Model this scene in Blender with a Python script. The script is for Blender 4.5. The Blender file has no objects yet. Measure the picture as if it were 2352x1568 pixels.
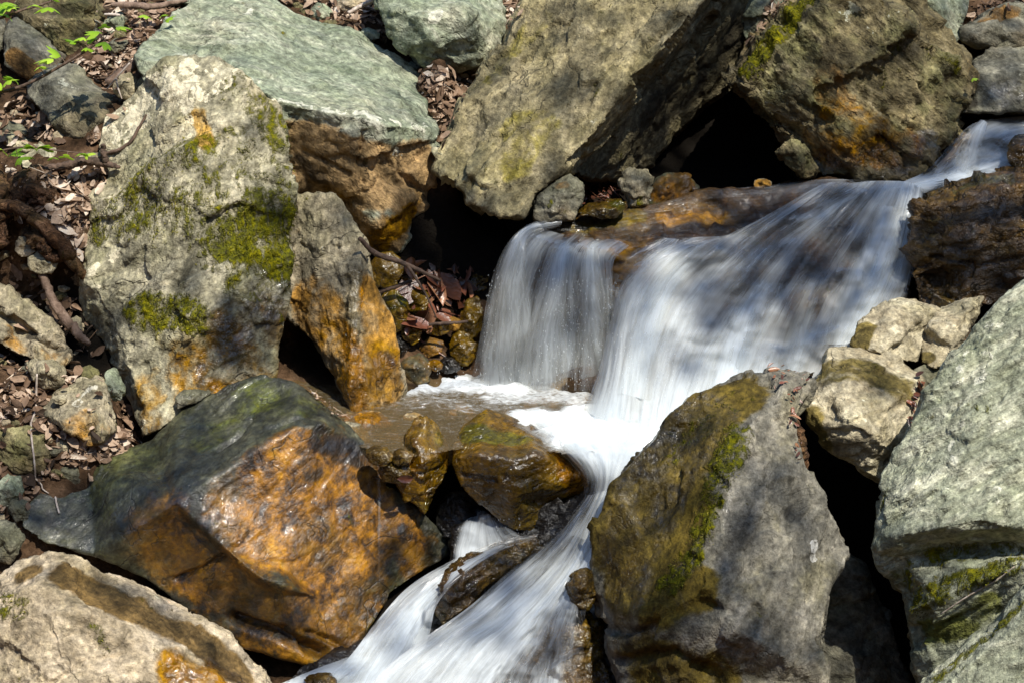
import bpy, bmesh, math, random
import numpy as np
from mathutils import Vector, Matrix, Euler
from mathutils.bvhtree import BVHTree
from mathutils.geometry import delaunay_2d_cdt

random.seed(5)
S = bpy.context.scene
COL = S.collection
# ------------------------------------------------------------------ camera
PITCH = math.radians(22.0)
DIST = 7.5
CAM = Vector((0.0, -DIST * math.cos(PITCH), DIST * math.sin(PITCH)))
FW = Vector((0, math.cos(PITCH), -math.sin(PITCH)))
UP = Vector((0, math.sin(PITCH), math.cos(PITCH)))
cd = bpy.data.cameras.new('camera')
cam = bpy.data.objects.new('camera', cd)
COL.objects.link(cam)
cam.location = CAM
cam.rotation_euler = (math.pi / 2 - PITCH, 0, 0)
cd.sensor_width = 36
cd.lens = 90
cd.clip_start = 0.1
cd.clip_end = 300
cd.dof.use_dof = True
cd.dof.focus_distance = 7.35
cd.dof.aperture_fstop = 8
S.camera = cam
# ------------------------------------------------------------------ sky, sun, exposure
SUN = Vector((0.27, -0.44, 0.855)).normalized()
W = bpy.data.worlds.new('World')
S.world = W
W.use_nodes = True
wn = W.node_tree
sky = wn.nodes.new('ShaderNodeTexSky')
sky.sky_type = 'NISHITA'
sky.sun_disc = False
sky.ozone_density = 2.6
sky.air_density = 1.2
sky.dust_density = 0.3
sky.sun_elevation = math.asin(SUN.z)
sky.sun_rotation = math.atan2(SUN.x, SUN.y)
bg = wn.nodes['Background']
bg.inputs['Strength'].default_value = 0.118
wn.links.new(sky.outputs[0], bg.inputs['Color'])
sl = bpy.data.lights.new('sun', 'SUN')
sl.energy = 4.6
sl.angle = math.radians(0.53)
sl.color = (1.0, 0.945, 0.84)
so = bpy.data.objects.new('sun', sl)
COL.objects.link(so)
so.rotation_euler = (-SUN).to_track_quat('-Z', 'Y').to_euler()
so.location = SUN * 12
S.view_settings.view_transform = 'Standard'
S.view_settings.look = 'None'
S.view_settings.exposure = 0.64
S.view_settings.gamma = 1.0
S.cycles.transparent_max_bounces = 24
S.cycles.max_bounces = 6
S.cycles.caustics_reflective = False
S.cycles.caustics_refractive = False
S.cycles.sample_clamp_indirect = 4.0

PXM = 0.4 / 2352 * DIST          # metres per photograph pixel (2352 wide) at the middle distance


def ray(u, v):
    a = (u - 1176) / 1176 * 0.2
    b = -(v - 784) / 1176 * 0.2
    return (FW + Vector((a, 0, 0)) + UP * b)


def P(u, v, Y):
    """the point of the plane y = Y seen at u, v"""
    d = ray(u, v)
    return CAM + d * ((Y - CAM.y) / d.y)


# ------------------------------------------------------------------ noise (numpy)
_rg = np.random.default_rng(11)
_G = _rg.normal(size=(256, 3))
_G /= np.linalg.norm(_G, axis=1)[:, None]
_R = _rg.random((256, 3))
_PM = _rg.permutation(256)
_PM = np.concatenate([_PM, _PM, _PM])


def _h(i, j, k):
    return _PM[_PM[_PM[i & 255] + (j & 255)] + (k & 255)]


def perlin(p):
    f = np.floor(p)
    i = f.astype(np.int64)
    t = p - f
    s = t * t * t * (t * (t * 6 - 15) + 10)
    out = np.zeros(len(p))
    for dx in (0, 1):
        wx = s[:, 0] if dx else 1 - s[:, 0]
        for dy in (0, 1):
            wy = s[:, 1] if dy else 1 - s[:, 1]
            for dz in (0, 1):
                wz = s[:, 2] if dz else 1 - s[:, 2]
                g = _G[_h(i[:, 0] + dx, i[:, 1] + dy, i[:, 2] + dz)]
                out += wx * wy * wz * ((t[:, 0] - dx) * g[:, 0] + (t[:, 1] - dy) * g[:, 1] + (t[:, 2] - dz) * g[:, 2])
    return out * 1.6


def fbm(p, o=4, r=0.5):
    a, s = 1.0, np.zeros(len(p))
    for k in range(o):
        s += a * perlin(p * (2.03 ** k) + 17.3 * k)
        a *= r
    return s


def facet(p):
    """broken-stone facets: every cell of a jittered grid is its own tilted plane"""
    f = np.floor(p).astype(np.int64)
    best = np.full(len(p), 1e9)
    val = np.zeros(len(p))
    for dx in (-1, 0, 1):
        for dy in (-1, 0, 1):
            for dz in (-1, 0, 1):
                h = _h(f[:, 0] + dx, f[:, 1] + dy, f[:, 2] + dz)
                c = f + np.array([dx, dy, dz]) + _R[h]
                d = p - c
                q = (d * d).sum(1)
                m = q < best
                best[m] = q[m]
                val[m] = (d[m] * _G[(h[m] * 7 + 3) & 255]).sum(1) + (_R[(h[m] + 91) & 255, 0] - 0.5) * 0.7
    return val


def fol_q(n):
    return Vector(n).normalized().rotation_difference(Vector((0, 0, 1)))


# ------------------------------------------------------------------ node helper
class NT:
    def __init__(s, name):
        s.m = bpy.data.materials.new(name)
        s.m.use_nodes = True
        s.t = s.m.node_tree
        s.t.nodes.clear()
        s.out = s.n('ShaderNodeOutputMaterial')

    def n(s, typ, **kw):
        x = s.t.nodes.new(typ)
        for k, v in kw.items():
            setattr(x, k, v)
        return x

    def put(s, sock, v):
        if v is None:
            return
        if hasattr(v, 'is_output') or isinstance(v, bpy.types.NodeSocket):
            s.t.links.new(v, sock)
        elif isinstance(v, (tuple, list)) and sock.type == 'RGBA' and len(v) == 3:
            sock.default_value = (*v, 1)
        else:
            sock.default_value = v

    def noise(s, vec, scale, det=4, rough=0.55, dist=0.0, col=False):
        x = s.n('ShaderNodeTexNoise')
        s.put(x.inputs['Vector'], vec)
        x.inputs['Scale'].default_value = scale
        x.inputs['Detail'].default_value = det
        x.inputs['Roughness'].default_value = rough
        x.inputs['Distortion'].default_value = dist
        return x.outputs['Color' if col else 'Fac']

    def facets(s, vec, scale):
        """flat chips: every Voronoi cell is a tilted plane"""
        v = s.n('ShaderNodeVectorMath', operation='SCALE')
        s.put(v.inputs[0], vec)
        v.inputs['Scale'].default_value = scale
        x = s.n('ShaderNodeTexVoronoi')
        s.put(x.inputs['Vector'], v.outputs[0])
        x.inputs['Scale'].default_value = 1.0
        d = s.n('ShaderNodeVectorMath', operation='SUBTRACT')
        s.put(d.inputs[0], v.outputs[0])
        s.put(d.inputs[1], x.outputs['Position'])
        c = s.n('ShaderNodeVectorMath', operation='SUBTRACT')
        s.put(c.inputs[0], x.outputs['Color'])
        c.inputs[1].default_value = (.5, .5, .5)
        o = s.n('ShaderNodeVectorMath', operation='DOT_PRODUCT')
        s.put(o.inputs[0], d.outputs[0])
        s.put(o.inputs[1], c.outputs[0])
        return o.outputs['Value']

    def math(s, op, a, b=None, c=None, clamp=False):
        x = s.n('ShaderNodeMath', operation=op, use_clamp=clamp)
        s.put(x.inputs[0], a)
        s.put(x.inputs[1], b)
        if c is not None:
            s.put(x.inputs[2], c)
        return x.outputs[0]

    def step(s, v, lo, hi, a=0.0, b=1.0):
        x = s.n('ShaderNodeMapRange', interpolation_type='SMOOTHSTEP')
        s.put(x.inputs['Value'], v)
        s.put(x.inputs['From Min'], lo)
        s.put(x.inputs['From Max'], hi)
        s.put(x.inputs['To Min'], a)
        s.put(x.inputs['To Max'], b)
        return x.outputs['Result']

    def ramp(s, f, stops):
        x = s.n('ShaderNodeValToRGB')
        s.put(x.inputs[0], f)
        r = x.color_ramp
        while len(r.elements) < len(stops):
            r.elements.new(0.5)
        for e, (p, c) in zip(r.elements, stops):
            e.position = p
            e.color = (*c, 1)
        return x.outputs[0]

    def mix(s, f, a, b, blend='MIX'):
        x = s.n('ShaderNodeMix', data_type='RGBA', blend_type=blend)
        s.put(x.inputs['Factor'], f)
        s.put(x.inputs[6], a)
        s.put(x.inputs[7], b)
        return x.outputs[2]

    def mapping(s, vec, rot=(0, 0, 0), scale=(1, 1, 1), loc=(0, 0, 0)):
        x = s.n('ShaderNodeMapping')
        s.put(x.inputs['Vector'], vec)
        x.inputs['Rotation'].default_value = [math.radians(a) for a in rot]
        x.inputs['Scale'].default_value = scale
        x.inputs['Location'].default_value = loc
        return x.outputs[0]

    def attr(s, name):
        x = s.n('ShaderNodeAttribute', attribute_name=name)
        return x

    def bump(s, h, strength, dist, normal=None):
        x = s.n('ShaderNodeBump')
        s.put(x.inputs['Height'], h)
        x.inputs['Strength'].default_value = strength
        x.inputs['Distance'].default_value = dist
        if normal is not None:
            s.put(x.inputs['Normal'], normal)
        return x.outputs[0]

    def done(s, shader):
        s.t.links.new(shader, s.out.inputs['Surface'])
        return s.m


# ------------------------------------------------------------------ rock material
def rock_mat(name, c, fol=(0, 0, 1), stretch=4.0, scale=7.0, tint=(0.3, 0.22, 0.11), lichen=0.0, lcol=(0.46, 0.46, 0.38),
             moss=0.0, wet=0.0, orange=0.0, speck=0.55, crack=0.5, bump=1.0, dirt=0.25, alg=0.2, shine=0.5, acol=(.105, .105, .045), coat=.9, sat=1.22, wetg=1.25):
    k = NT(name)
    tc = k.n('ShaderNodeTexCoord').outputs['Object']
    A = k.n('ShaderNodeSeparateColor')
    k.put(A.inputs[0], k.attr('ma').outputs['Color'])
    B = k.n('ShaderNodeSeparateColor')
    k.put(B.inputs[0], k.attr('mb').outputs['Color'])
    aM, aO, aW = A.outputs[0], A.outputs[1], A.outputs[2]
    aL, aD, aT = B.outputs[0], B.outputs[1], B.outputs[2]
    fx = k.n('ShaderNodeMapping')
    k.put(fx.inputs['Vector'], tc)
    fx.inputs['Rotation'].default_value = fol_q(fol).to_euler()
    fr = fx.outputs[0]
    stretch *= .72
    st = k.mapping(fr, scale=(1, 1, stretch))
    n1 = k.noise(st, scale, 6, 0.66, 0.5)
    n0 = k.noise(tc, 2.4, 4, 0.55)
    n2 = k.noise(tc, 55, 3, 0.7)
    n3 = k.noise(st, scale * 4.5, 4, 0.68, 0.3)
    n4 = k.noise(tc, 12, 4, 0.66, 0.4)
    n5 = k.noise(tc, 160, 1, 0.65)
    n6 = k.noise(k.mapping(tc, loc=(4, 9, 2)), 5.5, 4, 0.62)
    mixn = k.math('ADD', k.math('MULTIPLY', n1, 0.55), k.math('ADD', k.math('MULTIPLY', n0, 0.25), k.math('MULTIPLY', n6, 0.2)))
    base = k.ramp(mixn, [(0.36, c[0]), (0.5, c[1]), (0.63, c[2])])
    # greenish algae bloom and warm weathering in broad clouds
    base = k.mix(k.math('MULTIPLY', k.step(n6, 0.46, 0.66), alg), base, acol)
    mT = k.step(k.math('ADD', aT, k.math('MULTIPLY', k.math('SUBTRACT', n4, 0.5), 1.6)), 0.28, 0.78)
    if dirt:
        mT = k.math('MAXIMUM', mT, k.math('MULTIPLY', k.step(k.math('ADD', n0, k.math('MULTIPLY', n4, .3)), 0.62, 0.80), dirt))
    tcol = k.mix(0.6, tint, k.ramp(n1, [(0.38, [x * 0.35 for x in tint]), (0.62, [min(1, x * 1.7) for x in tint])]))
    base = k.mix(k.math('MULTIPLY', mT, 0.9), base, tcol)
    # grain and fine foliation
    base = k.mix(speck, base, k.ramp(n2, [(0.3, (0.08, 0.075, 0.07)), (0.5, (0.5, 0.5, 0.5)), (0.7, (0.98, 0.96, 0.93))]), 'OVERLAY')
    base = k.mix(speck * .5, base, k.ramp(n3, [(0.34, (0.10, 0.095, 0.085)), (0.5, (0.5, 0.5, 0.5)), (0.66, (0.92, 0.92, 0.9))]), 'OVERLAY')
    n7 = k.noise(k.mapping(tc, loc=(8, 3, 6)), 24, 5, 0.76, 0.2)
    base = k.mix(speck * .55, base, k.ramp(n7, [(0.36, (0.10, 0.095, 0.085)), (0.5, (0.5, 0.5, 0.5)), (0.63, (0.92, 0.92, 0.89))]), 'OVERLAY')
    # iron stain
    on = k.math('ADD', k.math('MULTIPLY', k.noise(k.mapping(tc, loc=(3, 1, 7)), 6, 5, 0.6, 0.3), .45), k.math('MULTIPLY', k.noise(k.mapping(tc, loc=(1, 5, 7)), 24, 5, 0.72, 0.3), .55))
    ocol = k.ramp(on, [(0.39, (0.014, 0.009, 0.005)), (0.435, (0.06, 0.028, 0.008)), (0.475, (0.145, 0.076, 0.013)), (0.53, (0.29, 0.152, 0.024)), (0.60, (0.41, 0.235, 0.052)), (0.68, (0.46, 0.315, 0.13))])
    ocol = k.mix(0.45, ocol, k.ramp(n2, [(0.3, (0.1, 0.09, 0.08)), (0.7, (0.95, 0.92, 0.9))]), 'OVERLAY')
    ocol = k.mix(k.math('MULTIPLY', k.step(n6, .46, .62), .6), ocol, k.ramp(n1, [(.38, (.03, .018, .007)), (.5, (.13, .08, .025)), (.62, (.27, .18, .07))]))
    mO = k.step(k.math('ADD', k.math('ADD', aO, orange), k.math('MULTIPLY', k.math('SUBTRACT', n4, 0.5), 1.5)), 0.22, 0.80)
    base = k.mix(k.math('MULTIPLY', mO, 0.93), base, ocol)
    # dark mineral stain, also the painted shade under the tan boulder
    mD = k.step(k.math('ADD', aD, k.math('MULTIPLY', k.math('SUBTRACT', n1, 0.5), 2.0)), 0.35, 0.85)
    base = k.mix(k.math('MULTIPLY', mD, 0.85), base, (0.020, 0.017, 0.013))
    # pale lichen crust, in ragged rounded patches
    ln = k.math('ADD', k.math('MULTIPLY', k.noise(tc, 19, 5, 0.6, 0.2), .8), k.math('MULTIPLY', n2, .2))
    thr = 0.705 - 0.07 * lichen
    mL = k.step(k.math('ADD', k.math('MULTIPLY', aL, 0.19), ln), thr, thr + .03)
    lc = k.mix(0.6, lcol, k.ramp(n2, [(0.35, [x * 0.55 for x in lcol]), (0.65, [min(1, x * 1.35) for x in lcol])]))
    base = k.mix(k.math('MULTIPLY', mL, 0.8), base, lc)
    # hairline cracks along the foliation
    cr = k.math('ABSOLUTE', k.math('SUBTRACT', k.noise(k.mapping(fr, scale=(1, 1, stretch * 0.55), loc=(5, 2, 1)), scale * 0.55, 4, 0.6, 0.5), 0.5))
    crm = k.step(cr, 0.0, 0.012)
    gate = k.step(k.noise(tc, 4.5, 2, 0.5), 0.47, 0.60)
    crm = k.math('SUBTRACT', 1.0, k.math('MULTIPLY', k.math('SUBTRACT', 1.0, crm), k.math('MULTIPLY', gate, crack)))
    base = k.mix(crm, k.mix(0.8, base, (0.02, 0.017, 0.012)), base)
    # wet film
    wn_ = k.math('ADD', k.math('ADD', aW, wet), k.math('MULTIPLY', k.math('SUBTRACT', n4, 0.5), 1.0))
    mW = k.step(wn_, 0.35, 0.8)
    dk = k.n('ShaderNodeGamma')
    k.put(dk.inputs[0], base)
    dk.inputs[1].default_value = wetg
    base = k.mix(mW, base, dk.outputs[0])
    # moss, thicker where water seeps, in strands running down
    mf = k.noise(k.mapping(tc, scale=(1, 1, 0.4)), 42, 4, 0.72, 0.4)
    mn = k.noise(tc, 70, 3, 0.7)
    mv = k.math('ADD', aM, k.math('ADD', k.math('MULTIPLY', k.math('SUBTRACT', mf, 0.5), 2.6), k.math('MULTIPLY', k.math('SUBTRACT', n4, 0.5), 1.8)))
    mM = k.step(mv, 0.42, 1.0)
    mcol = k.ramp(k.math('ADD', k.math('MULTIPLY', mn, .6), k.math('MULTIPLY', n6, .4)), [(0.36, (0.022, 0.022, 0.004)), (0.47, (0.075, 0.078, 0.009)), (0.56, (0.155, 0.145, 0.016)), (0.68, (0.28, 0.235, 0.045))])
    base = k.mix(k.math('MULTIPLY', mM, 0.93), base, mcol)
    hs = k.n('ShaderNodeHueSaturation')
    hs.inputs['Saturation'].default_value = sat
    k.put(hs.inputs['Color'], base)
    base = hs.outputs[0]
    # relief: broken chips at three sizes, then grain
    wv = k.n('ShaderNodeVectorMath', operation='MULTIPLY_ADD')
    k.put(wv.inputs[0], k.noise(tc, 9, 4, .6, col=True))
    wv.inputs[1].default_value = (.10, .10, .10)
    k.put(wv.inputs[2], st)
    f1 = k.facets(wv.outputs[0], 8)
    f2 = k.facets(wv.outputs[0], 21)
    f3 = k.facets(wv.outputs[0], 55)
    rough_ = k.step(n6, .38, .62, .35, 1.0)
    ff = k.math('ADD', k.math('MULTIPLY', f1, 1.5), k.math('ADD', k.math('MULTIPLY', f2, .75), k.math('MULTIPLY', f3, .34)))
    hh = k.math('ADD', k.math('MULTIPLY', ff, rough_), k.math('ADD', k.math('MULTIPLY', n1, .55), k.math('ADD', k.math('MULTIPLY', n3, .28), k.math('ADD', k.math('MULTIPLY', n2, .22), k.math('MULTIPLY', n5, .12)))))
    hh = k.math('ADD', hh, k.math('MULTIPLY', crm, 0.4))
    hh = k.math('ADD', hh, k.math('MULTIPLY', mM, k.math('ADD', k.math('MULTIPLY', mn, 0.5), k.math('MULTIPLY', mf, .4))))
    bn = k.bump(hh, 0.85 * bump, 0.022)
    b = k.n('ShaderNodeBsdfPrincipled')
    k.put(b.inputs['Base Color'], base)
    wr = k.math('MULTIPLY', mW, k.math('SUBTRACT', 1.0, mM))
    k.put(b.inputs['Roughness'], k.math('SUBTRACT', 0.90, k.math('MULTIPLY', wr, k.math('ADD', shine, k.math('MULTIPLY', n4, 0.3)))))
    k.put(b.inputs['Specular IOR Level'], k.math('ADD', 0.2, k.math('MULTIPLY', wr, 0.4)))
    k.put(b.inputs['Normal'], bn)
    # the water film itself: a smooth coat with its own small ripples
    k.put(b.inputs['Coat Weight'], k.math('MULTIPLY', wr, k.math('MULTIPLY', k.step(k.math('ADD', k.math('MULTIPLY', n4, .6), k.math('MULTIPLY', n7, .4)), .46, .58), coat)))
    b.inputs['Coat Roughness'].default_value = .09
    b.inputs['Coat IOR'].default_value = 1.36
    k.put(b.inputs['Coat Normal'], k.bump(k.math('ADD', k.math('MULTIPLY', ff, .32), k.math('ADD', k.math('MULTIPLY', n7, .35), k.math('MULTIPLY', n2, .12))), .8, 0.016))
    b.inputs['Coat IOR'].default_value = 1.5
    return k.done(b.outputs[0])


# ------------------------------------------------------------------ rocks
ROCKS = {}
ALLV, ALLF = [], []


def tag(o, label=None, cat=None, group=None, kind=None):
    if label:
        o['label'] = label
    if cat:
        o['category'] = cat
    if group:
        o['group'] = group
    if kind:
        o['kind'] = kind
    return o


def eval_mesh(me, mods):
    o = bpy.data.objects.new('tmp', me)
    COL.objects.link(o)
    for typ, kw in mods:
        m = o.modifiers.new(typ, typ)
        for k, v in kw.items():
            setattr(m, k, v)
    dg = bpy.context.evaluated_depsgraph_get()
    dg.update()
    r = bpy.data.meshes.new_from_object(o.evaluated_get(dg))
    bpy.data.objects.remove(o)
    return r


CH = {'m': (0, 0), 'o': (0, 1), 'w': (0, 2), 'l': (1, 0), 'd': (1, 1), 't': (1, 2)}


def seg_dist(V, pts):
    best = np.full(len(V), 1e9)
    if len(pts) == 1:
        return np.linalg.norm(V - pts[0], axis=1)
    for a, b in zip(pts[:-1], pts[1:]):
        ab = b - a
        t = np.clip(((V - a) @ ab) / max(ab @ ab, 1e-9), 0, 1)
        best = np.minimum(best, np.linalg.norm(V - (a + t[:, None] * ab), axis=1))
    return best


def moss_tufts(o, V, N, seed):
    r = np.random.default_rng(seed + 500)
    rep = 2
    V, N = np.repeat(V, rep, 0), np.repeat(N, rep, 0)
    n = len(V)
    V = V + r.normal(size=(n, 3)) * .004
    up = N * .8 + np.array([0, 0, -.25]) + r.normal(size=(n, 3)) * .55
    up /= np.linalg.norm(up, axis=1)[:, None]
    L = r.uniform(.004, .011, n)[:, None]
    sd = np.cross(up, r.normal(size=(n, 3)))
    sd /= np.linalg.norm(sd, axis=1)[:, None]
    w = r.uniform(.0008, .0018, n)[:, None]
    bs = V - N * .002
    P_ = np.stack([bs - sd * w, bs + sd * w, bs + up * L + np.array([0, 0, -.15]) * L], 1).reshape(-1, 3)
    me = bpy.data.meshes.new('moss')
    me.from_pydata(P_.tolist(), [], np.arange(n * 3).reshape(-1, 3).tolist())
    at = me.attributes.new('mc', 'FLOAT', 'POINT')
    at.data.foreach_set('value', np.repeat(np.clip(.5 + .5 * fbm(V / .05, 2) + r.normal(size=n) * .16, 0, 1), 3))
    me.materials.append(moss_mat())
    c = bpy.data.objects.new('moss', me)
    COL.objects.link(c)
    c.parent = o
    c['kind'] = 'stuff'


def moss_mat():
    if 'moss_strands' in bpy.data.materials:
        return bpy.data.materials['moss_strands']
    k = NT('moss_strands')
    col = k.ramp(k.attr('mc').outputs['Fac'], [(0, (.03, .030, .005)), (.35, (.09, .092, .010)), (.65, (.19, .18, .018)), (1, (.33, .28, .06))])
    b = k.n('ShaderNodeBsdfDiffuse')
    k.put(b.inputs['Color'], col)
    t = k.n('ShaderNodeBsdfTranslucent')
    k.put(t.inputs['Color'], col)
    m = k.n('ShaderNodeMixShader')
    m.inputs[0].default_value = .3
    k.put(m.inputs[1], b.outputs[0])
    k.put(m.inputs[2], t.outputs[0])
    return k.done(m.outputs[0])


def rock(name, label, cat, outline, inner=(), lines=(), mat=None, thick=0.35, shrink=0.72, vox=0.008, smooth=2,
         amp=(0.011, 0.016, 0.004, 0.002), fsize=0.19, strata=0.0, fol=(0, 0, 1), slay=0.05, paint=(), cracks=(), seed=0, group=None, kind=None, keep=True, ramp_in=None):
    """outline / inner: (u, v, Y) points of the seen side, put at their own distance Y; the far side is closed behind them.
    lines: chains of point indices that must be edges (arrises). paint: (channel, [(u, v)...], radius px, strength)."""
    pts = list(outline) + list(inner)
    n = len(outline)
    P3 = [P(*p) for p in pts]
    ed = [(i, (i + 1) % n) for i in range(n)]
    for ch in lines:
        ed += [(a, b) for a, b in zip(ch[:-1], ch[1:])]
    vo, eo, fo, ov, oe, of = delaunay_2d_cdt([Vector((p[0], -p[1])) for p in pts], ed, [list(range(n))], 1, 1e-4)
    vs = []
    for i, o in enumerate(ov):
        if o:
            vs.append(P3[o[0]])
        else:                                    # a crossing made by the triangulation: nearest depths
            q = (vo[i][0], -vo[i][1])
            w = [1 / (1e-3 + (p[0] - q[0]) ** 2 + (p[1] - q[1]) ** 2) for p in pts]
            vs.append(P(q[0], q[1], sum(a * p[2] for a, p in zip(w, pts)) / sum(w)))
    cnt = {}
    for f in fo:
        for a, b in zip(f, list(f[1:]) + [f[0]]):
            cnt[(a, b)] = cnt.get((a, b), 0) + 1
    bd = [(a, b) for (a, b) in cnt if (b, a) not in cnt]
    cen = sum(vs, Vector()) / len(vs)
    m = len(vs)
    back = {}
    allv = [v.copy() for v in vs]
    for a, b in bd:
        for i in (a, b):
            if i not in back:
                d = (vs[i] - CAM).normalized()
                t = thick
                q = vs[i] + d * t
                c2 = cen + (cen - CAM).normalized() * t
                mid = vs[i] + d * t * 0.4
                c1 = cen + (cen - CAM).normalized() * t * 0.4
                back[i] = (len(allv), len(allv) + 1)
                allv.append(c1 + (mid - c1) * (1 - (1 - shrink) * 0.15))
                allv.append(c2 + (q - c2) * shrink)
    faces = [list(f) for f in fo]
    for a, b in bd:
        faces.append([b, a, back[a][0], back[b][0]])
        faces.append([back[b][0], back[a][0], back[a][1], back[b][1]])
    ci = len(allv)
    allv.append(sum((allv[k[1]] for k in back.values()), Vector()) / len(back) + (cen - CAM).normalized() * thick * 0.15)
    for a, b in bd:
        faces.append([back[b][1], back[a][1], ci])
    bm = bmesh.new()
    bv = [bm.verts.new(v) for v in allv]
    for f in faces:
        try:
            bm.faces.new([bv[i] for i in f])
        except ValueError:
            pass
    bmesh.ops.recalc_face_normals(bm, faces=bm.faces)
    me = bpy.data.meshes.new('r0')
    bm.to_mesh(me)
    bm.free()
    me = eval_mesh(me, [('REMESH', dict(mode='VOXEL', voxel_size=vox * .8)), ('SMOOTH', dict(iterations=smooth, factor=0.5))])
    nv = len(me.vertices)
    V = np.empty(nv * 3)
    me.vertices.foreach_get('co', V)
    V = V.reshape(-1, 3)
    N = np.empty(nv * 3)
    me.vertex_normals.foreach_get('vector', N)
    N = N.reshape(-1, 3)
    nf = len(me.polygons)
    F = np.empty(nf * 4, dtype=np.int32)
    me.polygons.foreach_get('vertices', F)
    F = F.reshape(-1, 4)
    bvh = BVHTree.FromPolygons(V.tolist(), F.tolist())

    def hit(u, v):
        d = ray(u, v).normalized()
        h = bvh.ray_cast(CAM, d)
        if h[0] is None:
            h = bvh.find_nearest(CAM + d * (cen - CAM).length)
        return np.array(h[0])
    off = np.array([seed * 3.71, seed * 1.93, seed * 7.17])
    d = amp[0] * fbm(V / 0.30 + off, 3)
    wv = np.stack([perlin(V / 0.2 + 9 + off), perlin(V / 0.2 + 31 + off), perlin(V / 0.2 + 57 + off)], 1) * 0.35
    q = V @ np.array(fol_q(fol).to_matrix()).T
    qs = q * np.array([1, 1, 1.9])
    d += amp[1] * facet(qs / fsize + wv + off)
    d += amp[1] * 0.35 * facet(qs / (fsize * 0.40) + wv * 1.5 + off + 5)
    d += amp[2] * fbm(q * np.array([1, 1, 3.0]) / 0.09 + off, 3)
    d += amp[3] * fbm(V / 0.028 + off, 2)
    if strata:
        s = q[:, 2] / slay + fbm(V / 0.22 + off, 3) * 1.1
        fr = s - np.floor(s)
        hh = _R[(np.floor(s).astype(int) * 13 + seed * 7) & 255, 1]
        d += strata * ((hh - 0.5) * 1.4 + (fr - 0.5) * 0.8)
    for cpts, w, dep in cracks:
        c3 = np.array([hit(*c) for c in cpts])
        ds = seg_dist(V + wv * 0.02, c3)
        d -= dep * np.clip(1 - ds / (w * PXM), 0, 1) ** 1.3
    ma = np.zeros((nv, 4))
    mb = np.zeros((nv, 4))
    ma[:, 3] = mb[:, 3] = 1
    for ch, cpts, r, stg in paint:
        c3 = np.array([hit(*c) for c in cpts])
        ds = seg_dist(V, c3) / (r * PXM)
        x = np.clip((1.2 - ds) / 0.7, 0, 1)
        w = stg * x * x * (3 - 2 * x)
        g, i = CH[ch]
        arr = ma if g == 0 else mb
        arr[:, i] = np.maximum(arr[:, i], w)
    d += 0.004 * np.clip(ma[:, 0], 0, 1) * fbm(V / 0.02 + off, 2)
    V = V + N * d[:, None]
    org = V.mean(0)
    org[2] = V[:, 2].min()
    me.vertices.foreach_set('co', (V - org).ravel())
    for nm, arr in (('ma', ma), ('mb', mb)):
        at = me.attributes.new(nm, 'FLOAT_COLOR', 'POINT')
        at.data.foreach_set('color', arr.ravel())
    me.polygons.foreach_set('use_smooth', np.ones(nf, dtype=bool))
    me.materials.clear()
    me.materials.append(mat)
    me.name = name
    me.update()
    o = bpy.data.objects.new(name, me)
    COL.objects.link(o)
    o.location = org
    if kind:
        tag(o, kind=kind)
    else:
        tag(o, label, cat, group)
    mm = ma[:, 0] * (1 + 1.3 * fbm(V * np.array([1, 1, .4]) / .03 + off, 3)) + .35 * fbm(V / .10 + off, 3) + .16 * np.random.default_rng(seed).normal(size=nv)
    idx = np.nonzero((mm > .80) & (((V - np.array(list(CAM))) * N).sum(1) < 0))[0]
    if len(idx) > 60:
        moss_tufts(o, V[idx] - org, N[idx], seed)
    rec = (o, V.tolist(), F.tolist())
    ROCKS.setdefault(name, []).append(rec)
    if keep:
        b0 = sum(len(a) for a in ALLV)
        ALLV.append(V)
        ALLF.append(F + b0)
    return rec


def stone(label, u, v, Y, rx, ry, ang, mat, seed, name='stone', cat='stone', lean=0.06, paint=(), amp=None, n=8, thick=None, vox=0.006, group=None, sq=0.5):
    """a loose stone: an uneven polygon outline with a raised, tilted middle"""
    r = random.Random(seed * 77 + 3)
    ol, a0 = [], r.random() * 6.28
    s = max(rx, ry) * PXM
    for i in range(n):
        t = a0 + (i + r.uniform(-0.28, 0.28)) * 2 * math.pi / n
        k = r.uniform(0.86, 1.1)
        x, y = rx * math.cos(t) * k, ry * math.sin(t) * k
        c, sn = math.cos(ang), math.sin(ang)
        du, dv = x * c - y * sn, x * sn + y * c
        ol.append((u + du, v + dv, Y - dv / max(ry, 1) * s * sq + r.uniform(-0.1, 0.1) * s))
    ol.sort(key=lambda p: math.atan2(p[1] - v, p[0] - u))
    inn = [(u + rx * r.uniform(-0.35, 0.1), v - ry * r.uniform(0.0, 0.3), Y - s * r.uniform(0.35, 0.6)),
           (u + rx * r.uniform(0.1, 0.4), v + ry * r.uniform(0.0, 0.35), Y - s * r.uniform(0.4, 0.75))]
    k = min(1.0, s / 0.12)
    return rock(name, label, cat, ol, inn, mat=mat, thick=thick or s * 0.9, vox=min(vox, max(0.003, s / 12)), smooth=2,
                amp=amp or (0.010 * k, 0.012 * k, 0.004 * k, 0.002 * k), fsize=max(0.05, 0.13 * k), paint=paint, seed=seed, group=group)
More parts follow.
